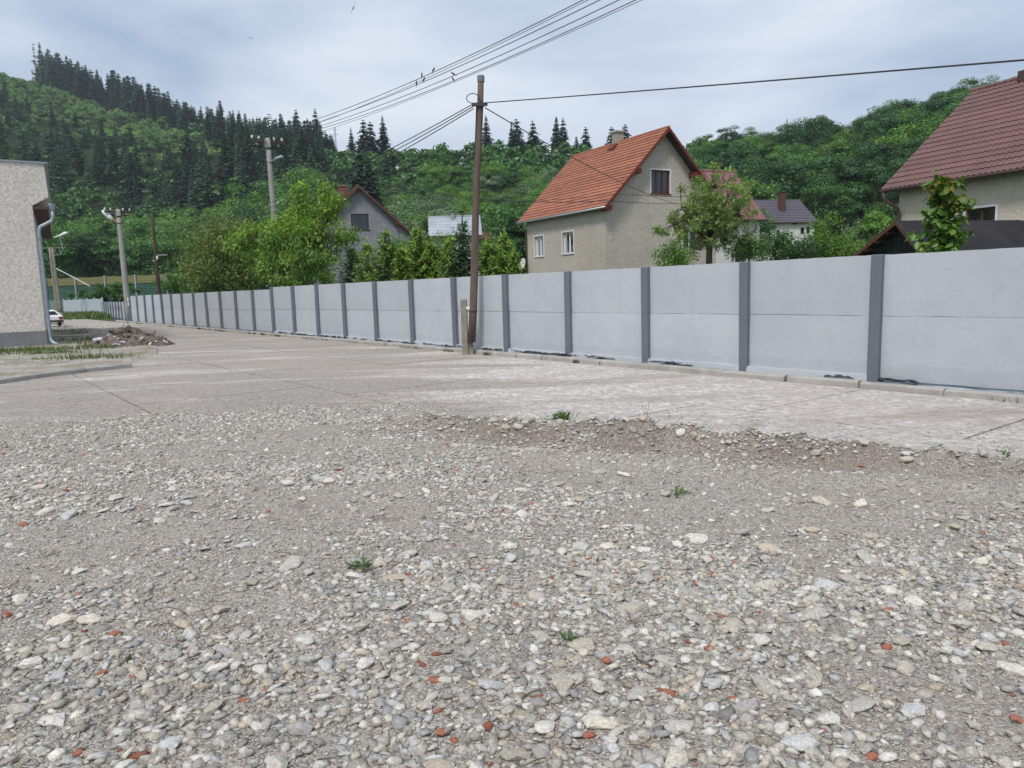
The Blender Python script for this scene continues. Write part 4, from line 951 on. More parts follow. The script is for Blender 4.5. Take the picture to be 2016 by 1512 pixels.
# ------------------------------------------------------------------ tall net screen of the sports ground
na_, nb_ = np.array(at(40, 592, 112)), np.array(at(395, 580, 104)); nd = nb_ - na_; nd[2] = 0; NL = np.linalg.norm(nd); nd /= NL
net = thing('ball_net', 'tall straw and teal ball-stop netting on pale posts at the forest foot', 'net', (na_[0], na_[1], 0), math.atan2(nd[1], nd[0]))
z1 = at(230, 543, 108)[2]; z2 = at(230, 559, 108)[2]
nb = 6
for i in range(nb):
    x0, x1 = NL * i / nb, NL * (i + 1) / nb
    for (za, zb, mm) in ((0, z2 - .02, 'net_teal'), (z2, z1, 'net_yellow')):
        m = MB(); n = 10; vs = []
        for k in range(n + 1):
            f = k / n; sgz = .10 * 4 * f * (1 - f)
            vs += [(x0 + (x1 - x0) * f, .03 * math.sin(9 * f), za), (x0 + (x1 - x0) * f, .03 * math.sin(7 * f), zb - sgz)]
        m.add(vs, [(2 * k, 2 * k + 2, 2 * k + 3, 2 * k + 1) for k in range(n)]); m.build('net_panel', M[mm], net)
for i in range(nb + 1):
    m = MB(); m.box(-.1, .1, -.2, -.05, 0, z1 + .1); o = m.build('post', M['steel'], net); o.location = (NL * i / nb, 0, 0)
# ------------------------------------------------------------------ houses
def clip_poly(poly, a, b, c):
    """keep a*u + b*v <= c"""
    out = []
    for i in range(len(poly)):
        p, q = poly[i], poly[(i + 1) % len(poly)]; dp = a * p[0] + b * p[1] - c; dq = a * q[0] + b * q[1] - c
        if dp <= 0: out.append(p)
        if (dp < 0 < dq) or (dq < 0 < dp): t = dp / (dp - dq); out.append((p[0] + (q[0] - p[0]) * t, p[1] + (q[1] - p[1]) * t))
    return out
def wall_faces(m, mp, w, h, openings, clips=(), depth=.16):
    us = sorted({0, w} | {o[0] for o in openings} | {o[1] for o in openings}); vs = sorted({-.3, h} | {o[2] for o in openings} | {o[3] for o in openings})
    for i in range(len(us) - 1):
        for j in range(len(vs) - 1):
            cu, cv = (us[i] + us[i + 1]) / 2, (vs[j] + vs[j + 1]) / 2
            if any(o[0] < cu < o[1] and o[2] < cv < o[3] for o in openings): continue
            p = [(us[i], vs[j]), (us[i + 1], vs[j]), (us[i + 1], vs[j + 1]), (us[i], vs[j + 1])]
            for c in clips: p = clip_poly(p, *c) if len(p) > 2 else []
            if len(p) > 2: m.add([mp(u, v, 0) for u, v in p], [tuple(range(len(p)))])
    for (u0, u1, v0, v1) in [o[:4] for o in openings]:
        q = [(u0, v0), (u1, v0), (u1, v1), (u0, v1)]
        for k in range(4):
            a, b = q[k], q[(k + 1) % 4]; m.add([mp(*a, 0), mp(*b, 0), mp(*b, depth), mp(*a, depth)], [(0, 1, 2, 3)])
def pbox(m, mp, u0, u1, v0, v1, d0, d1):
    vs = [mp(u, v, d) for d in (d0, d1) for (u, v) in ((u0, v0), (u1, v0), (u1, v1), (u0, v1))]
    m.add(vs, [(0, 1, 2, 3), (7, 6, 5, 4), (0, 4, 5, 1), (1, 5, 6, 2), (2, 6, 7, 3), (3, 7, 4, 0)])
def window(root, mp, u0, u1, v0, v1, cols, frame='white', surround=True, curtain='curtain', sill=True, fd=.10):
    fw = .055; m = MB()
    pbox(m, mp, u0, u1, v0, v0 + fw, fd, fd + .06); pbox(m, mp, u0, u1, v1 - fw, v1, fd, fd + .06)
    pbox(m, mp, u0, u0 + fw, v0 + fw, v1 - fw, fd, fd + .06); pbox(m, mp, u1 - fw, u1, v0 + fw, v1 - fw, fd, fd + .06)
    xs = [u0 + fw] + [u0 + (u1 - u0) * k / cols for k in range(1, cols)] + [u1 - fw]
    for x in xs[1:-1]: pbox(m, mp, x - .038, x + .038, v0 + fw, v1 - fw, fd - .004, fd + .056)
    w = m.build('window', M[frame], root)
    for k in range(len(xs) - 1):
        a, b = xs[k] + (.045 if k else 0), xs[k + 1] - (.045 if k < len(xs) - 2 else 0)
        g = MB(); g.add([mp(a, v0 + fw, fd + .03), mp(b, v0 + fw, fd + .03), mp(b, v1 - fw, fd + .03), mp(a, v1 - fw, fd + .03)], [(0, 1, 2, 3)]); g.build('pane', M['glass'], w)
    c = MB(); n = 28; vs = []
    for k in range(n + 1):
        u = u0 + (u1 - u0) * k / n; d = fd + .16 + .03 * math.sin(k * 2.1) + .015 * math.sin(k * 5.3)
        vs += [mp(u, v0, d), mp(u, v1, d)]
    c.add(vs, [(2 * k, 2 * k + 2, 2 * k + 3, 2 * k + 1) for k in range(n)]); c.build('curtain', M[curtain], w)
    if surround:
        s = MB(); t = .07
        pbox(s, mp, u0 - t, u1 + t, v1, v1 + t, -.015, .02); pbox(s, mp, u0 - t, u0, v0, v1, -.015, .02); pbox(s, mp, u1, u1 + t, v0, v1, -.015, .02); s.build('surround', M['white'], w)
    if sill:
        s = MB(); pbox(s, mp, u0 - .07, u1 + .07, v0 - .05, v0, -.06, .12); s.build('sill', M['white'] if frame == 'white' else M[frame], w)
    return w
def course(L, w, lift, step, prof, nseg):
    """one row of roof tiles: length along x, slope width along y, lower edge raised, with a tile profile along x"""
    m = MB(); vs = []
    for i in range(nseg + 1):
        x = L * i / nseg; p = prof(x)
        vs += [(x, 0, -.02), (x, 0, lift + p), (x, w * .5, lift * .55 + p), (x, w + .04, .004 + p * .9)]
    m.add(vs, [(i * 4 + j, (i + 1) * 4 + j, (i + 1) * 4 + j + 1, i * 4 + j + 1) for i in range(nseg) for j in range(3)] + [(0, 1, 2, 3), tuple(nseg * 4 + j for j in (3, 2, 1, 0))])
    return m
def roof_slope(roof, x_eave, x_ridge, ze, zr, y0, y1, mat, step, lift, prof, seg, jitter=.006, cname='tile_course'):
    """slope from (x_eave, ze) to (x_ridge, zr), running y0..y1; rows of tiles are sub-parts of the roof"""
    dx, dz = x_ridge - x_eave, zr - ze; SL = math.hypot(dx, dz); n = max(3, round(SL / step)); w = SL / n; L = y1 - y0
    nseg = max(4, int(L / seg)); me = course(L, w, lift, step, prof, nseg).mesh(cname, mat)
    ex = Vector((0, 1, 0)); ey = Vector((dx / SL, 0, dz / SL)); ez = ex.cross(ey)
    if ez.z < 0: ex = -ex; ez = -ez
    org_y = y0 if ex.y > 0 else y1
    for k in range(n):
        o = link(cname, me, roof); p = Vector((x_eave, org_y, ze)) + ey * (w * k) + ez * .03
        mt = Matrix((ex, ey, ez)).transposed().to_4x4(); mt.translation = p + ez * rnd.uniform(-jitter, jitter) * .3
        o.matrix_local = mt
def gable_house(name, label, C, phi, W, L, ze, zr, oe, ov, wall_mat, tile, step, lift, prof, seg, verge='verge_red', gable_open=(), left_open=(), gutter=True, ovf=None, eave_lab=None):
    root = thing(name, label, 'house', (C[0], C[1], C[2] if len(C) > 2 else 0), phi)
    k = (zr - ze) / (W / 2 + oe); zw = ze + k * oe - .12          # wall plate height
    m = MB(); apex = zw + k * W / 2
    wall_faces(m, lambda u, v, d: (u, d, v), W, apex, gable_open, [(-k, 1, zw), (k, 1, zw + k * W)])
    wall_faces(m, lambda u, v, d: (d, u, v), L, zw, left_open)
    m.add([(W, 0, -.3), (W, L, -.3), (W, L, zw), (W, 0, zw)], [(0, 1, 2, 3)]); m.add([(0, L, -.3), (0, L, zw), (W / 2, L, apex), (W, L, zw), (W, L, -.3)], [(0, 1, 2, 3, 4)])
    m.build('wall', wall_mat, root)
    ovf = ov if ovf is None else ovf
    r = MB(); t = .09; y0, y1 = -ov, L + ovf
    for s in (0, 1):
        xe, xr = (-oe, W / 2) if s == 0 else (W + oe, W / 2)
        r.add([(xe, y0, ze - t), (xr, y0, zr - t), (xr, y1, zr - t), (xe, y1, ze - t), (xe, y0, ze + .02), (xr, y0, zr + .02), (xr, y1, zr + .02), (xe, y1, ze + .02)], [(0, 1, 2, 3), (7, 6, 5, 4), (0, 4, 5, 1), (2, 6, 7, 3), (0, 3, 7, 4)])
    roof = r.build('roof', M['soffit'], root)
    roof_slope(roof, -oe - .03, W / 2, ze, zr, y0, y1, tile, step, lift, prof, seg)
    roof_slope(roof, W + oe + .03, W / 2, ze, zr, y0, y1, tile, step, lift, prof, seg)
    # verge boards on both gables
    for yy_ in (y0 - .03, y1):
        v = MB()
        for s in (0, 1):
            xe, xr = (-oe - .02, W / 2) if s == 0 else (W + oe + .02, W / 2)
            v.add([(xe, yy_, ze - .17), (xr, yy_, zr - .17), (xr, yy_, zr + .045), (xe, yy_, ze + .045), (xe, yy_ + .03, ze - .17), (xr, yy_ + .03, zr - .17), (xr, yy_ + .03, zr + .045), (xe, yy_ + .03, ze + .045)], [(0, 1, 2, 3), (7, 6, 5, 4), (0, 4, 5, 1), (3, 2, 6, 7), (0, 3, 7, 4)])
        v.build('verge_board', M[verge], roof)
    rc = MB(); ny = int((y1 - y0) / .33)
    for i in range(ny):
        ya, yb = y0 + (y1 - y0) * i / ny, y0 + (y1 - y0) * (i + 1) / ny + .03
        rc.tube([(W / 2, ya, zr + .01), (W / 2, yb, zr + .03)], [.10, .115], 8)
    rc.build('ridge_tiles', tile, roof)
    if gutter:
        g = MB(); g.tube([(-oe - .08, y0, ze - .04), (-oe - .08, y1, ze - .04)], .065, 8); g.build('gutter', M['brown_metal'] if gutter is True else M[gutter], root, smooth=True)
    return root, roof, zw
tile_flat = lambda x: .010 * abs(math.sin(math.pi * x / .30)) ** .5
tile_wave = lambda x: .020 * math.sin(2 * math.pi * x / .21)

# beige house with the orange tiled roof
OC = (5.735, 45.0, 0); OPHI = rad(28); OW, OL = 8.64, 9.4
go = [(3.42, 4.88, 7.22, 8.62), (5.9, 7.1, 3.75, 5.15)]
lo = [(7.25 - .1, 8.35, 3.85, 5.2), (3.45, 4.75, 3.85, 5.2), (7.15, 8.35, .9, 2.55), (3.45, 4.75, .9, 2.55)]
house1, roof1, zw = gable_house('beige_house', 'beige roughcast house with steep orange tiled roof behind the fence', OC, OPHI, OW, OL, 6.28, 11.02, .35, .6, M['stucco_beige'], M['tile_orange'], .30, .05, tile_flat, .15, 'verge_red', go, lo, gutter='steel')
mg = lambda u, v, d: (u, d, v)
ml = lambda u, v, d: (d, u, v)
window(house1, mg, *go[0], 3, 'verge_red', True, 'curtain', True)
window(house1, mg, *go[1], 2, 'white', True, 'curtain_dark', True)
for k in range(4): window(house1, ml, *lo[k], 2, 'white', True, 'curtain_dark' if k != 0 else 'curtain', True, fd=.14)
for x in (-.12, 2.05, 6.6, OW + .1):          # purlin ends under the verge
    z = 6.28 + (11.02 - 6.28) / (OW / 2 + .35) * (min(x, OW - x) + .35) - .3
    m = MB(); m.box(x - .24, x + .24, -.57, .05, z - .14, z + .14); m.build('purlin_end', M['verge_red'], house1)
m = MB(); m.box(OW / 2 - .27, OW / 2 + .27, 4.3, 4.85, 10.2, 11.68); ch = m.build('chimney', M['chimney'], roof1)
m = MB(); m.box(OW / 2 - .34, OW / 2 + .34, 4.23, 4.92, 11.68, 11.77); m.build('chimney_cap', M['chimney'], roof1)
m = MB(); m.add([(OW / 2 - .62, 4.2, 10.52), (OW / 2 - .26, 4.2, 10.92), (OW / 2 - .26, 4.95, 10.92), (OW / 2 - .62, 4.95, 10.52)], [(0, 1, 2, 3)]); o = m.build('chimney_flashing', M['verge_red'], roof1); o.location = (-.03, 0, .08)
m = MB(); m.tube([(-.42, OL + .45, 6.2), (-.42, OL + .4, 5.95), (-.1, OL - .02, 5.65), (-.09, OL - .06, 5.3), (-.09, OL - .06, 0)], .055, 8); m.build('downpipe', M['brown_metal'], house1, smooth=True)
dsh = MB(); prof_ = [(.02, -.10)] + [(.5 * math.sin(a), .10 - .2 * math.cos(a) + .1) for a in np.linspace(.1, 1.1, 6)]
dsh.lathe([(.42 * f, .16 * f * f) for f in np.linspace(.05, 1, 7)] + [(.425, .17), (.40, .165)], 20)
d_ = dsh.build('satellite_dish', M['porcelain'], None, smooth=True)
dl = Matrix.Translation(Vector(OC)) @ Matrix.Rotation(OPHI, 4, 'Z') @ Matrix.Translation((-.42, OL - .25, 3.35)) @ Matrix.Rotation(rad(-75), 4, 'Y') @ Matrix.Rotation(rad(0), 4, 'X')
d_.matrix_world = dl; tag(d_, 'white satellite dish on the far corner of the beige house', 'satellite dish')
m = MB(); m.tube([(0, 0, 0), (.0, 0, -.35)], .02, 6); m.tube([(.1, 0, .0), (.45, 0, .35)], .015, 6); o = m.build('dish_arm', M['dark_metal'], d_)
m = MB(); m.box(-.05, .0, OL - .5, OL - .42, 2.6, 2.75); m.build('wall_box', M['white'], house1)

# house with the brown metal-tile roof, right
RPHI = rad(23); a_r = np.array([-math.sin(RPHI), math.cos(RPHI), 0]); b_r = np.array([math.cos(RPHI), math.sin(RPHI), 0])
Ff = np.array([14.62, 30.0, 0]); RL, RW = 13.0, 9.0; oe_r = .45; ov_r = .45
RC = Ff + b_r * oe_r - a_r * (RL + ov_r)
lo = [(RL - 3.85, RL - 2.75, 2.75, 4.05), (RL - 7.3, RL - 5.9, 2.55, 4.1), (RL - 11, RL - 9.6, 2.55, 4.1)]
house2, roof2, zw2 = gable_house('cream_house', 'cream roughcast house with brown metal tile roof at the right edge of the picture', RC, RPHI, RW, RL, 5.10, 9.18, oe_r, ov_r, M['stucco_cream'], M['tile_brown'], .35, .035, tile_wave, .035, 'brown_metal', (), lo, gutter=True)
for k in range(3): window(house2, ml, *lo[k], 2, 'verge_brown', True, 'curtain_dark', True)
m = MB(); m.tube([(-oe_r - .08, RL + .3, 5.02), (-oe_r - .06, RL + .25, 4.75), (-.12, RL - .06, 4.35), (-.09, RL - .1, 4.1), (-.09, RL - .1, 0)], .06, 8); m.build('downpipe', M['brown_metal'], house2, smooth=True)
m = MB(); m.box(RW / 2 - .3, RW / 2 + .2, RL - 1.9, RL - 1.55, 9.05, 9.42); m.build('roof_vent', M['brown_metal'], roof2)

# grey gabled house
GPHI = rad(20); GA = np.array(at(706, 366, 61)); GW, GL = 8.6, 9.5
a_g = np.array([-math.sin(GPHI), math.cos(GPHI), 0]); b_g = np.array([math.cos(GPHI), math.sin(GPHI), 0])
GC = np.array([GA[0], GA[1], 0]) + a_g * .45 - b_g * (GW / 2)
zrg = GA[2]; zeg = zrg - (GW / 2 + .5) * .90
def inv_g(px, py):                       # where a sight line meets the gable plane
    for Y in np.linspace(56, 70, 1400):
        p = np.array(at(px, py, Y)); q = p - GC
        if q @ a_g > 0: return q @ b_g, p[2]
u0, v1 = inv_g(690.5, 421); u1, v0 = inv_g(727, 452)
go = [(u0, u1, v0, v1), (1.2, 2.6, .9, 2.3), (5.6, 7.0, .9, 2.3)]
house3, roof3, _ = gable_house('grey_house', 'grey block house with brown verge boards rising behind the leafy tree', GC, GPHI, GW, GL, zeg, zrg, .5, .45, M['grey_block'], M['roof_brick'], .34, .035, tile_flat, .2, 'verge_brown', go, [(2, 3.3, 2.6, 3.9), (6, 7.3, 2.6, 3.9)], gutter=True)
for k in range(3): window(house3, mg, *go[k], 2, 'verge_brown', False, 'curtain', True)
for k in ((2, 3.3, 2.6, 3.9), (6, 7.3, 2.6, 3.9)): window(house3, ml, *k, 2, 'verge_brown', False, 'curtain', True)
m = MB(); m.box(GW / 2 - 1.25, GW / 2 - .55, 1.6, 2.3, zrg - 1.4, zrg + .25); m.build('chimney', M['roof_brick'], roof3)
m = MB(); m.box(GW / 2 - 1.3, GW / 2 - .5, 1.55, 2.35, zrg + .25, zrg + .32); m.build('chimney_cap', M['old_conc'], roof3)
for x in (1.4, GW - 1.4):
    z = zeg + .9 * (1.4 + .5) - .28; m = MB(); m.box(x - .15, x + .15, -.42, .05, z - .12, z + .12); m.build('purlin_end', M['verge_brown'], house3)

# ridge-across house: eave side faces the road
def long_house(name, label, ridge_l, ridge_r, phi, zr, ze, run, wall_mat, tile, step, lift, prof, seg, base_z=0, wins=(), chim=None, cw='curtain_dark', seam=None):
    """ridge from ridge_l to ridge_r (x,y), near eave 'run' metres towards the road and lower"""
    d = np.array(ridge_r[:2]) - np.array(ridge_l[:2]); L = np.linalg.norm(d); phi = math.atan2(d[1], d[0])
    root = thing(name, label, 'house', (ridge_l[0], ridge_l[1], 0), phi)
    k = (zr - ze) / run; oe = .4; zw = ze + k * oe - .12; W = run - oe
    m = MB(); wall_faces(m, lambda u, v, dd: (u + .3, -W + dd, v), L - .6, zw, wins)
    x0, x1 = .3, L - .3; bz = base_z - .3
    for xx_ in (x0, x1): m.add([(xx_, -W, bz), (xx_, W, bz), (xx_, W, zw), (xx_, 0, zw + k * W), (xx_, -W, zw)], [(0, 1, 2, 3, 4)])
    m.add([(x0, W, bz), (x1, W, bz), (x1, W, zw), (x0, W, zw)], [(0, 1, 2, 3)]); m.build('wall', wall_mat, root)
    r = MB(); t = .1
    for s in (-1, 1):
        r.add([(0, s * run, ze - t), (L, s * run, ze - t), (L, 0, zr - t), (0, 0, zr - t), (0, s * run, ze + .02), (L, s * run, ze + .02), (L, 0, zr + .02), (0, 0, zr + .02)], [(0, 1, 2, 3), (7, 6, 5, 4), (0, 4, 5, 1), (1, 5, 6, 2), (3, 7, 4, 0)])
    roof = r.build('roof', M['brown_metal'], root)
    SL = math.hypot(run, zr - ze); n = max(2, round(SL / step)); w = SL / n; me = course(L, w, lift, step, prof, max(4, int(L / seg))).mesh('tile_course', tile)
    for s in (-1, 1):
        ex = Vector((1, 0, 0)) * (1 if s < 0 else -1); ey = Vector((0, -s * run / SL, (zr - ze) / SL)); ez = ex.cross(ey)
        for q in range(n):
            o = link('tile_course', me, roof); p = Vector((0 if s < 0 else L, s * run, ze)) + ey * (w * q) + ez * .03
            mt = Matrix((ex, ey, ez)).transposed().to_4x4(); mt.translation = p; o.matrix_local = mt
    rc = MB(); rc.tube([(0, 0, zr + .04), (L, 0, zr + .04)], .10, 8); rc.build('ridge_cap', tile, roof)
    g = MB(); g.tube([(0, -run - .06, ze - .03), (L, -run - .06, ze - .03)], .06, 8); g.build('gutter', M['brown_metal'], root)
    for wn in wins: window(root, lambda u, v, dd: (u + .3, -W + dd, v), *wn, 1 if wn[1] - wn[0] < 1.1 else 2, 'verge_brown', False, cw, False)
    if seam:
        for i in range(1, int(L / seam)):
            m = MB(); x = L * i / int(L / seam); ey = Vector((0, run / SL, (zr - ze) / SL)); m.add([(x - .02, -run, ze + .05), (x + .02, -run, ze + .05), (x + .02, 0, zr + .05), (x - .02, 0, zr + .05), (x - .02, -run, ze + .11), (x + .02, -run, ze + .11), (x + .02, 0, zr + .11), (x - .02, 0, zr + .11)], [(4, 5, 6, 7), (0, 1, 5, 4), (0, 4, 7, 3), (1, 2, 6, 5)]); m.build('standing_seam', M['dark_metal'], roof)
    if chim:
        x, y, w_, zt, mm = chim; m = MB(); m.box(x - w_, x + w_, y - w_, y + w_, zr - 2.6, zt); m.build('chimney', M[mm], roof)
        m = MB(); m.box(x - w_ - .07, x + w_ + .07, y - w_ - .07, y + w_ + .07, zt, zt + .09); m.build('chimney_cap', M['dark_metal'], roof)
    return root
flat = lambda x: 0.0
# maroon sheet roof behind the orange-roofed house
rr_ = np.array(at(1446, 340, 60)); b_m = np.array([math.cos(rad(22)), math.sin(rad(22)), 0]); rl_ = rr_ - b_m * 9.0
long_house('white_house', 'white house with steep maroon sheet-metal roof tucked behind the orange-roofed house', rl_, rr_, 0, 10.2, 6.25, 3.7, M['white_wall'], M['roof_maroon'], 2.0, .012, flat, 1.0, wins=[(6.2, 7.2, 3.2, 4.6)], seam=1.35)
wp = np.array(at(1489, 440, 56.3)); m = MB(); m.tube([(0, 0, 5.95), (0, -.02, 5.6), (-.3, .3, 5.2), (-.35, .35, 0)], .06, 6); o = m.build('downpipe', M['brown_metal'], None, loc=(wp[0], wp[1], 0)); o.parent = bpy.data.objects['white_house']; o.matrix_parent_inverse = Matrix.Identity(4)
hw = bpy.data.objects['white_house']; bpy.context.view_layer.update(); o.matrix_world = Matrix.Translation((wp[0], wp[1], 0))
# small white house with purple-grey roof
sl, sr = np.array(at(1462, 398, 105)), np.array(at(1583, 392, 105)); b_s = (sr - sl)
zb_ = float(hill(36, 101))
long_house('cottage', 'small white cottage with purple-grey tiled roof and dark chimney near the meadow', sl, sr + np.array([0, 1.5, 0]), 0, 12.75, 9.4, 4.6, M['white_wall'], M['roof_slate'], .42, .07, tile_wave, .05, base_z=zb_, wins=[(5.9, 6.45, 7.9, 8.75), (6.75, 7.3, 8.0, 8.8), (4.7, 5.4, 9.15, 9.4), (2.4, 2.9, 7.6, 8.5)], chim=(4.6, -2.1, .38, 13.6, 'verge_brown'))
# silver roofed cottage
sl, sr = np.array(at(843, 428.5, 80)), np.array(at(945, 424.5, 80.5))
long_house('silver_roof_house', 'white cottage with patched silver sheet roof seen left of the wooden pole', sl, sr, 0, 9.35, 7.2, 3.0, M['white_wall'], M['roof_silver'], .55, .02, lambda x: .012 * (int(x / .6) % 2), .3, wins=[(2.6, 3.6, 4.6, 5.8)], chim=(2.5, -.4, .18, 9.75, 'chimney'))
sl, sr = np.array(at(938, 453, 84)), np.array(at(976, 452, 84)); long_house('outbuilding', 'low shed with weathered red tile roof just right of the wooden pole', sl, sr, 0, 7.9, 6.5, 2.2, M['chimney'], M['roof_brick'], .35, .04, tile_flat, .3)
sl, sr = np.array(at(1474, 380, 128)), np.array(at(1512, 366, 120)); long_house('hut', 'red-brown roof of a hut among the trees above the purple-grey roof', sl, sr, 0, float(sr[2]) + .1, float(sr[2]) - 1.5, 3.0, M['verge_brown'], M['roof_brick'], .5, .03, flat, .6, base_z=float(hill(42, 122)))

# black-felt garage
GP = rad(17); AP = np.array(at(1764, 435, 19.5)); a_q = np.array([-math.sin(GP), math.cos(GP), 0]); b_q = np.array([math.cos(GP), math.sin(GP), 0])
gar = thing('garage', 'dark boarded garage with black felt roof behind the near fence', 'garage', (AP[0], AP[1], 0), GP)
za = AP[2]; GLn = 9.0; sL, dL = 2.75, 1.50; sR, dR = 2.0, 2.02   # far slope (y+) and near slope (y-)
m = MB(); m.add([(.35, sL - .35, 0), (.35, -sR + .4, 0), (.35, -sR + .4, za - dR + .25), (.35, 0, za - .12), (.35, sL - .35, za - dL + .1)], [(0, 1, 2, 3, 4)])
m.add([(.35, -sR + .4, 0), (GLn, -sR + .4, 0), (GLn, -sR + .4, za - dR + .25), (.35, -sR + .4, za - dR + .25)], [(0, 1, 2, 3)]); m.add([(.35, sL - .35, 0), (GLn, sL - .35, 0), (GLn, sL - .35, za - dL + .1), (.35, sL - .35, za - dL + .1)], [(3, 2, 1, 0)])
m.build('wall', M['board_dark'], gar)
y = -sR + .42; k = 0
while y < sL - .4:
    zt = za - .14 - (dL / sL * y if y > 0 else dR / sR * -y) - .03
    m = MB(); m.box(.30, .348, y, y + .155, .0, zt, ch=.006); m.build('board', M['board_dark'], gar); y += .17
r = MB(); t = .05
r.add([(0, 0, za), (GLn + .3, 0, za), (GLn + .3, -sR, za - dR), (0, -sR, za - dR), (0, 0, za - t), (GLn + .3, 0, za - t), (GLn + .3, -sR, za - dR - t), (0, -sR, za - dR - t)], [(0, 1, 2, 3), (7, 6, 5, 4), (0, 3, 7, 4), (2, 6, 7, 3)])
r.add([(0, 0, za), (GLn + .3, 0, za), (GLn + .3, sL, za - dL), (0, sL, za - dL), (0, 0, za - t), (GLn + .3, 0, za - t), (GLn + .3, sL, za - dL - t), (0, sL, za - dL - t)], [(3, 2, 1, 0), (4, 5, 6, 7), (4, 7, 3, 0), (3, 7, 6, 2)])
gr = r.build('roof', M['soffit'], gar)
nf = 9
for i in range(nf):                          # overlapping felt strips running down each slope
    x0, x1 = (GLn + .3) * i / nf - .02, (GLn + .3) * (i + 1) / nf + .03; h = .006 + .005 * (i % 2)
    for (yy_, dd) in ((-sR - .03, dR), (sL + .03, dL)):
        m = MB(); n = 6; vs = []
        for q in range(n + 1):
            f = q / n; vs += [(x0, yy_ * f, za - dd * f + h + .004 * rnd.random()), (x1, yy_ * f, za - dd * f + h + .012 + .004 * rnd.random())]
        m.add(vs, [(2 * q, 2 * q + 1, 2 * q + 3, 2 * q + 2) for q in range(n)]); m.build('felt_strip', M['felt'], gr)
for q in range(7):                           # rafters showing under the verge
    y = .3 + q * .36; z = za - dL * y / sL - .1; m = MB(); m.box(.0, .34, y - .03, y + .03, z - .05, z + .03); m.build('rafter_end', M['verge_brown'], gar)
for (yy_, dd) in ((-sR, dR), (sL, dL)):
    m = MB(); m.add([(-.025, 0, za - .10), (-.025, yy_, za - dd - .10), (-.025, yy_, za - dd + .012), (-.025, 0, za + .012), (.0, 0, za - .10), (.0, yy_, za - dd - .10), (.0, yy_, za - dd + .012), (.0, 0, za + .012)], [(0, 1, 2, 3), (7, 6, 5, 4), (3, 2, 6, 7), (0, 4, 5, 1)]); m.build('verge_board', M['verge_brown'], gr)
# ------------------------------------------------------------------ vegetation
def quads_from(C, T1, T2, bend=None):
    """leaf diamonds: centre C, half-length T1, half-width T2 (n,3)"""
    n = len(C); V = np.stack([C - T1, C + T2, C + T1, C - T2], 1)
    if bend is not None: V[:, 2] += bend; V[:, 0] += bend * .3
    return V.reshape(-1, 3), np.arange(n * 4).reshape(n, 4)
def unit(v): return v / np.maximum(np.linalg.norm(v, axis=-1, keepdims=True), 1e-9)
def broad_mesh(seed, nl=1500, rw=.36, z0=.16, leaf=.030, clumps=34, lop=.25, mat='lf_mid'):
    """broadleaf tree of unit height: trunk and limbs plus a crown of leaf sprays in clumps"""
    r = np.random.default_rng(seed); cz = (1 + z0) / 2; hz = (1 - z0) / 2
    d = unit(r.normal(size=(clumps, 3))); d[:, 2] = np.abs(d[:, 2]) * np.where(r.random(clumps) < .68, 1, -.8)
    rr = r.uniform(.35, .80, (clumps, 1)); cc = d * rr * np.array([rw, rw, hz]) * (1 + lop * (r.random((clumps, 1)) - .5)); cc[:, 2] += cz
    cr = r.uniform(.18, .44, clumps) * rw * 1.15
    k = r.integers(0, clumps, nl); dd = unit(r.normal(size=(nl, 3))); dd[:, 2] = np.where(dd[:, 2] < -.25, -dd[:, 2] * .8, dd[:, 2]); dd = unit(dd)
    rad_ = (r.random(nl) ** .3)[:, None] * cr[k][:, None]
    P = cc[k] + dd * rad_ * np.array([1, 1, .82])
    nrm = unit(dd + .38 * r.normal(size=(nl, 3)) + np.array([0, 0, .3]))
    t = unit(np.cross(nrm, r.normal(size=(nl, 3)))); b = np.cross(nrm, t)
    s = leaf * r.uniform(.6, 1.35, (nl, 1))
    V, F = quads_from(P, t * s, b * s * .62, -.25 * leaf)
    clump_t = r.uniform(.74, 1.22, clumps); tint = np.repeat(clump_t[k] * r.uniform(.75, 1.25, nl), 4)
    tc = np.stack([tint * (1 + .12 * np.repeat(r.normal(size=nl), 4)), tint, tint * .95], 1)
    m = MB(); m.tube([(0, 0, -.03), (.004, 0, .12), (-.004, .004, .3), (0, 0, cz)], [.022, .017, .014, .006], 6)
    for i in range(7):
        c = cc[i]; m.tube([(0, 0, r.uniform(.14, .4)), tuple(c * .55 + np.array([0, 0, .12])), tuple(c)], [.009, .006, .002], 4)
    tv, tf = np.array(m.v), m.f
    tq = [f if len(f) == 4 else f[:4] for f in tf]; tq = np.array([f for f in tq if len(f) == 4]) + len(V)
    VV = np.concatenate([V, tv]); FF = np.concatenate([F, tq]); mi = np.r_[np.zeros(len(F)), np.ones(len(tq))]
    return np_mesh('broadleaf_tree', VV, FF, [M[mat], M['bark']], tint=np.concatenate([tc, np.ones((len(tv), 3))]), midx=mi)
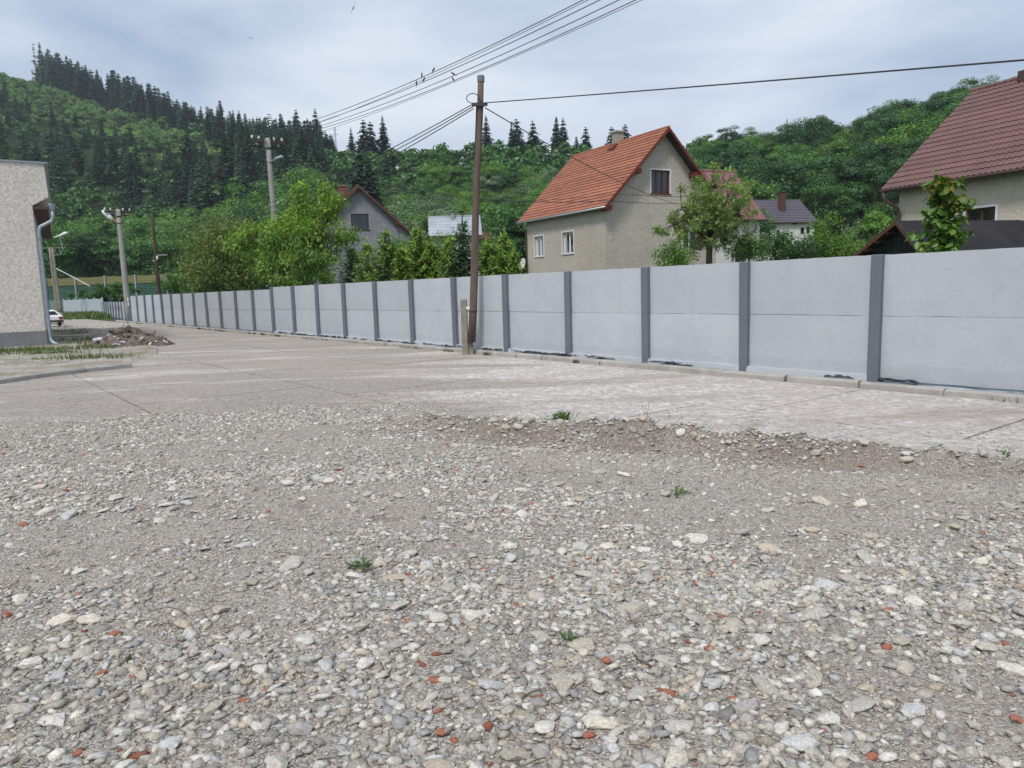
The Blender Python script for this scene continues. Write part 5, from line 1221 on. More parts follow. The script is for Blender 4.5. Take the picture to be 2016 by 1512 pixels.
def conifer_mesh(seed, layers=24, rw=.17, z0=.10, nb=9, droop=.35, dens=1.0, mat='nd_dark', sparse=False, seg=3, power=.85):
    r = np.random.default_rng(seed); C, T1, T2, ti = [], [], [], []
    for i in range(layers):
        f = (i + r.uniform(-.3, .3)) / layers; z = z0 + (1 - z0) * f; R = rw * max(.03, (1 - f)) ** power * r.uniform(.72, 1.15)
        if sparse: R *= r.uniform(.4, 1.2)
        n = max(4, int(nb * (1 - .55 * f)))
        for j in range(n):
            a = 2 * math.pi * (j + r.uniform(-.4, .4)) / n; L = R * r.uniform(.7, 1.12); lt = r.uniform(.7, 1.25)
            if sparse and r.random() < .3: continue
            for q in range(seg):
                t = (q + .55) / seg; dr = -droop * L * t * t + (.12 * L if f > .7 else 0)
                c = np.array([math.cos(a) * L * t, math.sin(a) * L * t, z + dr]); w = R * (.36 - .2 * t) + .007
                out = unit(np.array([math.cos(a), math.sin(a), -droop * 1.6 * t])); side = np.array([-math.sin(a), math.cos(a), r.normal(0, .25)])
                C.append(c); T1.append(out * L / seg * .85); T2.append(side * w); ti.append(lt * r.uniform(.85, 1.15) * (1.0 + .25 * (q == seg - 1)))
    C, T1, T2 = map(np.array, (C, T1, T2)); V, F = quads_from(C, T1, T2, -.012)
    tint = np.repeat(np.array(ti), 4)
    m = MB(); m.tube([(0, 0, -.03), (0, 0, .4), (0, 0, .8), (0, 0, .995)], [.013, .010, .005, .001], 6)
    tv = np.array(m.v); tq = np.array([f for f in m.f if len(f) == 4]) + len(V)
    return np_mesh('spruce_tree', np.concatenate([V, tv]), np.concatenate([F, tq]), [M[mat], M['bark']], tint=np.r_[tint, np.ones(len(tv))], midx=np.r_[np.zeros(len(F)), np.ones(len(tq))])
BROAD = [broad_mesh(100 + k, nl=8500, rw=(.34, .42, .37, .46, .28, .40, .33, .50, .30)[k], z0=(.12, .10, .16, .08, .2, .1, .14, .05, .22)[k], leaf=.0125, clumps=(30, 42, 24, 52, 22, 36, 60, 40, 16)[k], lop=(.2, .4, .3, .5, .2, .6, .3, .7, .3)[k]) for k in range(9)]
BUSHY = [broad_mesh(140 + k, nl=2600, rw=.55, z0=.0, leaf=.03, clumps=26) for k in range(3)]
CONI = [conifer_mesh(200 + k, layers=(32, 28, 36, 30, 30, 26)[k], rw=(.17, .20, .15, .18, .14, .19)[k], nb=(13, 12, 13, 14, 12, 13)[k], z0=(.06, .1, .12, .04, .2, .08)[k], power=(.75, .6, .8, .65, .45, .7)[k]) for k in range(6)]
PINE = [conifer_mesh(240 + k, layers=17, rw=.20, z0=.30, nb=9, droop=.15, sparse=True, power=.45) for k in range(3)]
def plant(name, me, x, y, h, wide=1.0, mat=None, label=None, cat='tree', group=None, z=None, tilt=.02):
    o = link(name, me); z = float(hill(x, y)) if z is None else z
    o.location = (x, y, z); o.scale = (h * wide, h * wide * rnd.uniform(.9, 1.1), h); o.rotation_euler = (rnd.gauss(0, tilt), rnd.gauss(0, tilt), rnd.uniform(0, 6.283))
    if mat:
        o.material_slots[0].link = 'OBJECT'; o.material_slots[0].material = M[mat]
    return tag(o, label, cat, group)
def px_of(x, y, z):
    d = np.array([x, y, z - CAM_Z]); zz_ = d @ _f; return 1008 + FPX * (d @ _r) / zz_, 756 - FPX * (d @ _u) / zz_
# --- forest trees: pick a kind from where the tree stands on the slope
LBL = {
 'L_broad': ('rounded broadleaf tree in the bright green belt at the foot of the high wooded hill', 'broadleaf trees at the foot of the high hill'),
 'L_con': ('dark conifer in the dense stand on the middle slope of the high hill', 'dark conifers on the middle slope'),
 'L_ridge': ('tall dark spruce in the row along the descending crest of the high hill', 'spruces along the hill crest'),
 'L_mix': ('dark conifer standing among the young growth high on the hill', 'scattered conifers in the young growth'),
 'M_broad': ('rounded green broadleaf tree on the lower hill behind the houses and the wooden pole', 'broadleaf trees on the lower hill'),
 'R_broad': ('dense broadleaf tree in the wood above the cottage, between the two big roofs', 'broadleaf trees above the cottage'),
}
bush_pts = []; count = {}; rest = []
def add_forest():
    rows = []
    Y = 84.0
    while Y < 640:
        s = 7.2 + .0135 * max(Y - 120, 0); rows.append((Y, s)); Y += s * (1.0 if Y < 300 else 1.25)
    pts = []
    for (Y, s) in rows:
        u = -.80
        while u < .68:
            uu_ = u + rnd.uniform(-.35, .35) * s / Y; yy_ = Y + rnd.uniform(-.4, .4) * s; pts.append((uu_, yy_)); u += s / Y
    return pts
FPTS = add_forest()
for (u, y) in FPTS:
    f = np.interp(u, HU, HF); c = np.interp(u, HU, HC); t = (y - f) / (c - f)
    if t < .0 or t > 1.04: continue
    x = u * y; z = float(hill(x, y)); px, py = px_of(x, y, z)
    if px < -70 or px > 2080: continue
    if .33 < u < .58 and 66 < y < 112: continue                     # meadow
    R1 = rnd.random()
    if px < 640:
        if t > .94: kind = 'bush' if px < 60 else 'skip'
        elif px < 440 and .60 < t <= (.94 if px < 200 else .86) and px < 450 - 200 * (t - .62): kind = 'L_mix' if R1 < .03 else 'bush'
        elif px < 330 and .50 < t <= .62: kind = 'L_con' if R1 < .85 else 'bush'
        elif px < 230 and .34 < t <= .50: kind = 'L_broad' if R1 < .35 else 'L_con'
        elif t > (.30 if px < 520 else .34): kind = 'L_con' if R1 < .86 else 'L_broad'
        else: kind = 'L_broad'
    elif px < 1335: kind = 'M_broad' if R1 < .965 or t < .25 else 'L_con'
    else: kind = 'R_broad' if R1 < .95 else 'L_con'
    if kind == 'skip': continue
    if kind == 'bush': bush_pts.append((x, y)); continue
    rest.append((kind, x, y, t, px, py))
rest.sort(key=lambda q: q[2])
nB = nC = 0; LIM = 285; overflow = []
for (kind, x, y, t, px, py) in rest:
    isC = kind in ('L_con', 'L_ridge', 'L_mix')
    if isC and kind != 'L_ridge' and nC > 225: overflow.append((kind, x, y)); continue
    if not isC and nB > LIM: overflow.append((kind, x, y)); continue
    lab, grp = LBL[kind]
    band = 'low on' if t < .3 else 'halfway up' if t < .65 else 'high on'
    mark = [(90, 'left of the grey roughcast building'), (230, 'behind the grey roughcast building'), (330, 'behind the concrete lamp pole'), (430, 'behind the thin dark pole'), (520, 'above the olive-green tree'), (640, 'behind the concrete power pole'), (760, 'above the grey house'), (860, 'right of the grey house'), (950, 'above the silver roof'), (1060, 'right of the wooden pole'), (1200, 'behind the orange roof left end'), (1340, 'behind the orange ridge'), (1430, 'above the maroon roof'), (1520, 'above the hut'), (1620, 'above the cottage'), (1720, 'above the meadow'), (1830, 'left of the brown roof'), (9999, 'behind the brown roof')]
    mark = next(w for (p, w) in mark if px < p)
    lab = ('dark conifer ' if isC else 'leafy broadleaf tree ') + band + ' the wooded hill, ' + mark; grp = 'hillside ' + ('conifers ' if isC else 'broadleaf trees ') + band + ' the slope ' + mark
    if isC:
        nC += 1
        pine = kind == 'L_con' and rnd.random() < .25
        h = {'L_con': rnd.uniform(13, 19) if not (px < 340 and t > .42) else rnd.uniform(9, 13), 'L_ridge': rnd.uniform(17, 25) if px < 470 else rnd.uniform(13, 20), 'L_mix': rnd.uniform(10, 15)}[kind]
        if kind == 'L_con' and px > 640: h *= .6
        mt = 'nd_mid' if pine or rnd.random() < .4 else 'nd_dark'; adj = ('sparse ' if pine else '') + ('grey-green ' if mt == 'nd_mid' else 'blackish ') + ('tall ' if h > 16 else 'short ')
        plant('pine_tree' if pine else 'spruce_tree', rnd.choice(PINE if pine else CONI), x, y, h, rnd.uniform(.95, 1.35), mt, lab.replace('dark conifer', adj + 'conifer'), 'tree', adj + grp)
    else:
        nB += 1
        h = rnd.uniform(8.5, 13.5) if kind != 'R_broad' else rnd.uniform(9, 14)
        if kind == 'L_broad': h = rnd.uniform(11, 17)
        if kind == 'M_broad': h *= .88
        if t > .93: h *= .8
        mt = {'L_broad': rnd.choice(['lf_bright', 'lf_bright', 'lf_mid', 'lf_dark']), 'M_broad': rnd.choice(['lf_bright', 'lf_bright', 'lf_mid', 'lf_silver', 'lf_dark']), 'R_broad': rnd.choice(['lf_mid', 'lf_dark', 'lf_dark', 'lf_mid', 'lf_bright'])}[kind]
        adj = {'lf_bright': 'bright green ', 'lf_mid': 'mid green ', 'lf_dark': 'dark green ', 'lf_silver': 'pale green '}[mt] + ('large ' if h > 11.5 else 'small ')
        plant('broadleaf_tree', rnd.choice(BROAD), x, y, h, rnd.uniform(1.0, 1.35), mt, lab.replace('leafy ', adj), 'tree', adj + grp)
print('forest', nB, nC, 'overflow', len(overflow), 'bush', len(bush_pts))
# scattered mass: young growth on the clear-felled slope, and what is left of the wood, each one object
def joined(name, items, label, cat):
    """items: (proto mesh data arrays, x, y, z, scale xyz, rz, material index)"""
    Vs, Fs, Ts, Ms, off = [], [], [], [], 0
    for (V, F, T, x, y, z, sx, sz, rz, mi, br) in items:
        c, s = math.cos(rz), math.sin(rz); P = np.empty_like(V)
        P[:, 0] = (c * V[:, 0] - s * V[:, 1]) * sx + x; P[:, 1] = (s * V[:, 0] + c * V[:, 1]) * sx + y; P[:, 2] = V[:, 2] * sz + z
        Vs.append(P); Fs.append(F + off); Ts.append(T * br); Ms.append(np.full(len(F), mi)); off += len(V)
    return np.concatenate(Vs), np.concatenate(Fs), np.concatenate(Ts), np.concatenate(Ms)
def light_proto(seed, n, rw, leaf, z0=0.0, clumps=9):
    r = np.random.default_rng(seed); d = unit(r.normal(size=(clumps, 3))); d[:, 2] = np.abs(d[:, 2]); cc = d * np.array([rw, rw, .42]) * r.uniform(.3, .8, (clumps, 1)); cc[:, 2] += .25 + z0
    k = r.integers(0, clumps, n); dd = unit(r.normal(size=(n, 3))); dd[:, 2] = np.abs(dd[:, 2]) * .9 - .1; P = cc[k] + dd * .32 * rw * 1.1 * (r.random((n, 1)) ** .3)
    nr = unit(dd + .5 * r.normal(size=(n, 3)) + np.array([0, 0, .3])); t = unit(np.cross(nr, r.normal(size=(n, 3)))); b = np.cross(nr, t); s = leaf * r.uniform(.6, 1.3, (n, 1))
    V, F = quads_from(P, t * s, b * s * .65); ct = r.uniform(.75, 1.2, clumps); ti = np.repeat(ct[k] * r.uniform(.75, 1.25, n), 4)
    return V, F, np.stack([ti, ti, ti * .95], 1)
def con_proto(seed):
    me = conifer_mesh(seed, layers=15, rw=.2, nb=8, seg=2); n = len(me.vertices); V = np.empty(n * 3, np.float32); me.vertices.foreach_get('co', V); F = np.array([p.vertices[:] for p in me.polygons if p.material_index == 0]); nv = F.max() + 1
    c = np.empty(n * 4, np.float32); me.attributes['tint'].data.foreach_get('color', c); return V.reshape(-1, 3)[:nv].astype(float), F, c.reshape(-1, 4)[:nv, :3].astype(float)
CP = [con_proto(280 + k) for k in range(3)]
LP = [light_proto(300 + k, 190, .5, .068) for k in range(5)]
items = []
for (x, y) in bush_pts:
    for q in range(6):
        xx_, yy_ = x + rnd.uniform(-7, 7), y + rnd.uniform(-8, 8); V, F, T = rnd.choice(LP); h = rnd.uniform(3.0, 6.5)
        items.append((V, F, T, xx_, yy_, float(hill(xx_, yy_)) - .2, h * rnd.uniform(.9, 1.3), h, rnd.uniform(0, 6.28), 0, np.array([rnd.uniform(.75, 1.2), rnd.uniform(.85, 1.12), rnd.uniform(.8, 1.1)]) * rnd.uniform(.75, 1.1)))
if items:
    V, F, T, Mi = joined('young_growth', items, '', '')
    o = link('young_growth', np_mesh('young_growth', V, F, [M['lf_bush']], tint=T)); tag(o, 'light green young growth covering the cleared upper slope of the high hill', 'young growth', kind='stuff')
items = []
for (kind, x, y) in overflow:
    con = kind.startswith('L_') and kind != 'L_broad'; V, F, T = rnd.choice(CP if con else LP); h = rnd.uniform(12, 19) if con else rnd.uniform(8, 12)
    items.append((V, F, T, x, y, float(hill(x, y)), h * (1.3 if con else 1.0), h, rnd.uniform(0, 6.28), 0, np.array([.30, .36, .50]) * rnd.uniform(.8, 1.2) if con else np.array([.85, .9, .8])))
for (u, y) in FPTS:
    if y >= 300 and u < -.24:
        f = np.interp(u, HU, HF); c = np.interp(u, HU, HC)
        if (y - f) / (c - f) > .9: continue
        for q in range(1):
            x = u * y + rnd.uniform(-6, 6); y_ = y + rnd.uniform(-6, 6); V, F, T = rnd.choice(LP); h = rnd.uniform(3, 6)
            items.append((V, F, T, x, y_, float(hill(x, y_)) - .3, h * 1.5, h, rnd.uniform(0, 6.28), 0, np.array([.75, .8, .7]) * rnd.uniform(.6, 1.1)))
# low undergrowth so that no bare slope shows between the trees
for (u, y) in FPTS:
    if y < 330 and rnd.random() < .4:
        f = np.interp(u, HU, HF)
        if y < f + 2 or (.33 < u < .58 and 66 < y < 112): continue
        x = u * y + rnd.uniform(-3, 3); V, F, T = rnd.choice(LP); h = rnd.uniform(2.5, 5)
        items.append((V, F, T, x, y, float(hill(x, y)) - .2, h * 1.5, h, rnd.uniform(0, 6.28), 0, np.array([.8, .85, .7]) * rnd.uniform(.6, 1.1)))
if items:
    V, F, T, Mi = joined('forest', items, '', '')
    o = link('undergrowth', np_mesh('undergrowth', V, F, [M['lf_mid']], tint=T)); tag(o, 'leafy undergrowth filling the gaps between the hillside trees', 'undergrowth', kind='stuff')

# --- single trees one can point at on the skyline and slopes: sight line of the top, width px
def sky_tree(px, ytop, ybase, Y, lab, me=None, wide=1.0, mat='nd_dark', name='spruce_tree', group=None):
    p = np.array(at(px, ytop, Y)); zb = float(hill(p[0], Y)); h = p[2] - zb
    return plant(name, me or rnd.choice(CONI[:3]), p[0], Y, h, wide, mat, lab, 'tree', group, tilt=.01)
SK = [(584, 214, 372, 'tall dark spruce on the skyline above the concrete power pole'), (620, 212, 352, 'tallest dark spruce just left of the radio mast gap'), (604, 232, 350, 'shorter dark spruce between two tall ones above the power pole'), (690, 250, 318, 'thin spruce on the skyline left of the dark trio'), (714, 234, 312, 'dark spruce, left tree of the trio on the low skyline'), (727, 238, 312, 'dark spruce, middle tree of the trio on the low skyline'), (753, 226, 310, 'pointed dark spruce, right tree of the trio on the low skyline'),
      (956, 226, 298, 'dark spruce on the skyline just right of the wooden pole'), (1005, 238, 296, 'left spruce of the pair between pole and orange roof'), (1019, 232, 296, 'right spruce of the pair between pole and orange roof'), (1051, 236, 294, 'single conical spruce on the skyline left of the tall twin spruces'), (1094, 228, 292, 'left tree of the tall twin spruces on the skyline'), (1108, 231, 292, 'right tree of the tall twin spruces on the skyline'), (1152, 248, 290, 'small conical spruce standing alone on the skyline above the orange roof'), (1203, 248, 286, 'dark spruce just left of the beige house chimney'), (1231, 243, 284, 'dark spruce just right of the beige house chimney')]
for (px, yt, Y, lab) in SK: sky_tree(px, yt, 0, Y, lab, wide=rnd.uniform(1.25, 1.55))
sky_tree(706, 292, 0, 150, 'broad very dark spruce on the slope above the grey house', CONI[1], 1.5); sky_tree(724, 305, 0, 155, 'lower very dark spruce leaning on the broad one above the grey house', CONI[3], 1.5)
sky_tree(1026, 270, 0, 245, 'dark spruce below the skyline pair right of the wooden pole', CONI[2], 1.3)
sky_tree(1548, 233, 0, 236, 'thin spruce poking above the broadleaf wood right of the maroon roof', CONI[2], .8); sky_tree(1578, 246, 0, 236, 'small spruce tip on the broadleaf skyline', CONI[0], .8, 'nd_mid')
sky_tree(67, 84, 0, 596, 'ragged half-bare spruce at the top end of the crest row', PINE[0], .55, 'nd_mid', 'pine_tree'); sky_tree(77, 82, 0, 594, 'tallest spruce at the top end of the crest row', CONI[2], 1.0)
for (px, yt, Y, w_, mt, lab) in [(1843, 180, 205, 1.0, 'lf_dark', 'tall poplar-like tree rising highest beside the brown roof'), (1868, 178, 205, .9, 'lf_dark', 'tall loose tree touching the brown roof edge on the skyline'), (1815, 196, 208, 1.0, 'lf_dark', 'tall dark tree left of the highest pair beside the brown roof'), (1690, 232, 215, 1.2, 'lf_mid', 'broad tree on the skyline in the middle of the right wood'), (1640, 238, 215, 1.2, 'lf_dark', 'round dark tree on the skyline above the cottage'), (1740, 240, 200, 1.0, 'lf_bright', 'light green tree on the skyline left of the tall pair'), (1435, 245, 225, 1.2, 'lf_dark', 'dark spreading tree on the skyline above the maroon roof'), (1385, 262, 230, 1.1, 'lf_mid', 'round tree on the skyline right of the orange ridge'), (1490, 250, 225, 1.2, 'lf_mid', 'round tree on the skyline right of the dark spreading one'),
       (1650, 300, 118, 1.25, 'lf_dark', 'big dark maple standing at the edge of the meadow'), (1600, 330, 122, 1.2, 'lf_mid', 'mid green tree left of the big dark maple'), (1700, 325, 120, 1.1, 'lf_dark', 'dark tree right of the big maple above the meadow'), (1565, 345, 125, 1.1, 'lf_bright', 'pale green round tree above the cottage chimney'), (1730, 400, 62, 1.0, 'lf_bright', 'bright green tree beside the brown roof eave'),
       (1003, 390, 74, 1.05, 'lf_mid', 'dense tree between the silver roof and the orange roof'), (100, 424, 148, 1.25, 'lf_mid', 'huge round tree behind the downpipe above the netting'), (165, 445, 150, 1.2, 'lf_dark', 'dark round tree with visible trunk above the netting'), (215, 455, 150, 1.1, 'lf_mid', 'round tree behind the white street lamp'), (270, 455, 148, 1.15, 'lf_mid', 'wide tree between the lamp pole and the dark pole'), (340, 440, 146, 1.2, 'lf_mid', 'wide tree right of the thin dark pole')]:
    sky_tree(px, yt, 0, Y, lab, rnd.choice(BROAD), w_, mt, 'broadleaf_tree')
RX = [70, 85, 100, 130, 160, 185, 203, 215, 260, 300, 340, 370, 400, 430, 470, 510, 545, 580, 620, 650]; RY = [88, 84, 94, 104, 118, 130, 142, 130, 146, 164, 178, 192, 192, 206, 214, 214, 226, 226, 232, 250]
px = 84.0; k = 0
while px < 650:
    for row in range(2):
        q = px + rnd.uniform(-3, 3) + row * 3; u = (q - 1008) / FPX; Yc = float(np.interp(u, HU, HC)) * (.985 - .05 * row + rnd.uniform(-.012, .012)); yt = float(np.interp(q, RX, RY)) + abs(rnd.gauss(0, 9)) + row * 9 + (6 if q > 330 else 0)
        seg = 'top end' if q < 200 else 'upper middle' if q < 330 else 'lower middle' if q < 480 else 'lower end'
        sky_tree(q, yt, 0, Yc, 'tall dark spruce in the crest row of the high hill, at its ' + seg, rnd.choice(CONI), rnd.uniform(1.15, 1.7), rnd.choice(['nd_dark', 'nd_dark', 'nd_mid']), 'spruce_tree', 'spruces along the hill crest, ' + seg)
    px += rnd.uniform(8, 11); k += 1
    if 200 < px < 212: px = 214
# radio mast
mp_ = np.array(at(659, 250, 330)); zb = float(hill(mp_[0], 330)); mast = thing('radio_mast', 'thin lattice radio mast on the skyline right of the tall spruces', 'mast', (mp_[0], 330, zb)); hm = mp_[2] - zb
m = MB()
for a in range(3): m.tube([(.6 * math.cos(a * 2.1), .6 * math.sin(a * 2.1), 0), (.15 * math.cos(a * 2.1), .15 * math.sin(a * 2.1), hm)], .12, 4)
for k in range(10): m.tube([(-.6 + .04 * k, 0, hm * k / 10), (.6 - .04 * k, 0, hm * (k + 1) / 10)], .07, 4)
m.build('lattice', M['steel'], mast); m = MB(); m.box(-1.4, 1.4, -.1, .1, hm * .8, hm * .8 + .25); m.box(-.9, .9, -.1, .1, hm * .92, hm * .92 + .2); m.build('antenna_arm', M['steel'], mast)

# --- trees in the gardens behind the fence: trunk, limbs and leaves
def garden_tree(name, label, base, ctr, rx, rz_, ncl, nleaf, leaf, mat, seed, droop=.5, limbs=8, trunk_r=.11, shell=.35, tint_v=.25, top_light=False, twig=.008, spread=.22, lumpy=.5, cat='tree', drops=()):
    r = np.random.default_rng(seed); root = thing(name, label, cat, base); base = np.array(base, float); c0 = np.array(ctr) - base
    P = []
    while len(P) < ncl:
        d = unit(r.normal(size=3)); q = (r.random() ** shell); lump = 1 + lumpy * (fbm(d[0] * 2.2 + seed, d[1] * 2.2 + d[2] * 3.1, 3) - .5) * 2
        p = d * q * lump * np.array([rx, rx, rz_]); P.append(c0 + p)
    P = np.array(P + [np.array(q_) - base for q_ in drops]); P[:, 2] = np.maximum(P[:, 2], .5)
    t = MB(); fork = np.array([c0[0] * .4, c0[1] * .4, max(.6, c0[2] - rz_ * .75)])
    t.tube([(0, 0, -.1), tuple(fork * .5 + r.normal(0, .04, 3)), tuple(fork)], [trunk_r, trunk_r * .85, trunk_r * .7], 8)
    L = []
    for k in range(limbs):
        a = 2 * math.pi * (k + r.uniform(-.3, .3)) / limbs; e = c0 + np.array([math.cos(a) * rx * .62, math.sin(a) * rx * .62, rz_ * r.uniform(-.25, .6)])
        if k == 0: e = c0 + np.array([0, 0, rz_ * .75])
        mid = fork * .55 + e * .45 + np.array([0, 0, .18 * rz_]) + r.normal(0, .07 * rx, 3)
        pts = [fork * (1 - f) ** 2 + 2 * mid * f * (1 - f) + e * f * f + r.normal(0, .02 * rx, 3) * (0 < f < 1) for f in np.linspace(0, 1, 7)]
        t.tube(pts, [trunk_r * .55 * (1 - .75 * f) for f in np.linspace(0, 1, 7)], 6); L += pts[1:]
    L = np.array(L)
    for p in P:
        d = np.linalg.norm(L - p, axis=1); i = int(np.argmin(d)); q = L[i]; mid = (p + q) / 2 + r.normal(0, .05, 3) + np.array([0, 0, .04]); t.tube([q, mid, p], [twig * 1.6, twig, twig * .45], 4, cap=False)
    t.build('trunk', M['bark'], root)
    n = nleaf; k = r.integers(0, len(P), n); q = P[k] + r.normal(0, spread, (n, 3)) * np.array([1, 1, .8])
    out = unit(q - c0); dirn = unit(r.normal(size=(n, 3)) * .8 + out * .5 + np.array([0, 0, -droop])); nrm = unit(np.cross(dirn, r.normal(size=(n, 3)))); nrm[nrm[:, 2] < 0] *= -1; nrm = unit(nrm + np.array([0, 0, .25])); sd = unit(np.cross(nrm, dirn))
    s = leaf * r.uniform(.6, 1.25, (n, 1)); V, F = quads_from(q, dirn * s, sd * s * .42, -.12 * leaf)
    ct = r.uniform(1 - tint_v, 1 + tint_v, len(P)); ti = ct[k] * r.uniform(.8, 1.2, n); col = np.stack([ti * r.uniform(.9, 1.15, n), ti, ti * r.uniform(.8, 1.1, n)], 1)
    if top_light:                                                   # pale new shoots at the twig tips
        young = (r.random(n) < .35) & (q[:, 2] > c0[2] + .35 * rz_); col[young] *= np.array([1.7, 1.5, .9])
    me = np_mesh('crown', V, F, M[mat], tint=np.repeat(col, 4, 0)); link('crown', me, root); return root
b1 = np.array(at(600, 560, 34.6)); b1[2] = 0
drp = [at(455, 478, 34.4), at(465, 490, 34.4), at(500, 462, 34.4), at(520, 455, 34.4), at(545, 445, 34.4), at(590, 395, 34.4), at(590, 420, 34.4), at(640, 430, 34.4), at(655, 430, 34.4), at(668, 470, 34.4), at(700, 505, 34.4), at(660, 410, 34.4), at(575, 548, 33.4), at(585, 560, 33.1), at(546, 556, 33.6), at(600, 552, 33.4), at(640, 548, 33.6), at(480, 470, 34.2), at(470, 482, 34.2), at(592, 385, 34.2), at(592, 372, 34.2), at(640, 372, 34.4), at(640, 388, 34.4), at(663, 395, 34.2), at(640, 410, 34.2), at(600, 405, 34.2)]
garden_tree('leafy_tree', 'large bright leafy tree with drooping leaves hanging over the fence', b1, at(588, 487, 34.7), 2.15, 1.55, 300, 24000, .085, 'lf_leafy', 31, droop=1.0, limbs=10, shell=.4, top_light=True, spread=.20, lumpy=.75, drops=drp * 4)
b2 = np.array(at(448, 560, 44)); b2[2] = 0
garden_tree('olive_tree', 'dense olive-green tree left of the leafy tree above the low fence', b2, at(445, 507, 44), 2.2, 2.35, 280, 20000, .095, 'lf_olive', 32, droop=.2, shell=.45, spread=.3, lumpy=.3, twig=.004)
b2b = np.array(at(395, 560, 47)); b2b[2] = 0
garden_tree('round_bush', 'low olive bush at the left foot of the dense olive-green tree', b2b, at(388, 545, 47), 1.0, .9, 60, 2500, .10, 'lf_olive', 33, droop=.2, shell=.45, spread=.25, cat='bush')
b3 = np.array(at(1396, 520, 30)); b3[2] = 0
dr3 = [at(1292, 452, 29.5), at(1300, 455, 29.5), at(1310, 458, 29.6), at(1320, 430, 29.7), at(1342, 372, 30), at(1375, 352, 30), at(1408, 325, 30), at(1411, 345, 30), at(1443, 352, 30), at(1478, 362, 30.4), at(1470, 380, 30.2), at(1455, 372, 30), at(1345, 465, 29.5), at(1330, 440, 29.8)]
garden_tree('apple_tree', 'gnarled open apple tree with fresh leaves before the beige gable', b3, at(1398, 428, 30), 1.75, 1.5, 280, 16000, .064, 'lf_apple', 34, droop=-.1, limbs=11, trunk_r=.17, shell=.5, spread=.10, tint_v=.3, twig=.013, lumpy=.5, drops=dr3 * 2)
def bush(label, px, py, Y, rx, rz_, n, leaf, mat, seed, name='garden_bush'):
    c = np.array(at(px, py, Y)); b = np.array([c[0], Y, 0.0 if Y < 60 else float(hill(c[0], Y))]); c[2] = max(c[2], b[2] + rz_ * .6)
    return garden_tree(name, label, b, c, rx, rz_, 70, n, leaf, mat, seed, droop=.1, limbs=6, trunk_r=.05, shell=.45, spread=.16, lumpy=.5, cat='bush')
bush('bright low bush at the foot of the beige gable left of the apple tree', 1330, 505, 26, .55, .6, 2200, .055, 'lf_bright', 41)
bush('airy dark bush just right of the apple tree trunk', 1475, 490, 30, .75, .6, 1800, .06, 'lf_mid', 42)
bush('dense green bush in front of the small white cottage', 1535, 490, 33, 1.1, .75, 4500, .06, 'lf_mid', 43)
bush('rounded green bush touching the fence left of the lighter one', 1575, 500, 32, .7, .6, 2500, .06, 'lf_dark', 44)
bush('tall light green bush beside the dark garage', 1632, 475, 34, 1.05, 1.0, 5200, .06, 'lf_bright', 45)
bush('low yellow-green bush squeezed between light bush and garage roof', 1672, 498, 33, .5, .4, 1500, .06, 'lf_bright', 46)
bush('pale willow-like shrub on the meadow edge', 1690, 465, 64, 1.5, 1.1, 2800, .10, 'lf_silver', 47)
bush('dark shrub at the foot of the wood right of the pale shrub', 1735, 430, 70, 1.6, 1.6, 2600, .13, 'lf_mid', 48)
bush('small bush behind the silver-roofed cottage and the pole', 962, 500, 40, .8, .9, 1800, .07, 'lf_dark', 49)
bush('light green shrub filling the row between the young spruces', 785, 505, 28.5, .8, .7, 3200, .055, 'lf_bright', 53)
bush('yellow-green shrub in the spruce row below the silver roof', 868, 505, 27.5, .75, .65, 3000, .055, 'lf_bright', 54)
bush('bright shrub in the spruce row beside the beige house', 975, 510, 25.5, .7, .6, 2600, .055, 'lf_bright', 55)
bush('dark green thicket under the teal netting beside the concrete lamp pole', 215, 578, 96, 4.2, 1.5, 5200, .2, 'lf_mid', 50, 'thicket')
bush('low weedy thicket behind the far white fence', 130, 585, 132, 6.5, 1.4, 4200, .25, 'lf_mid', 51, 'thicket')
bush('dark bush behind the low fence beside the thin dark pole', 345, 560, 62, 1.6, 1.2, 2400, .13, 'lf_mid', 52)

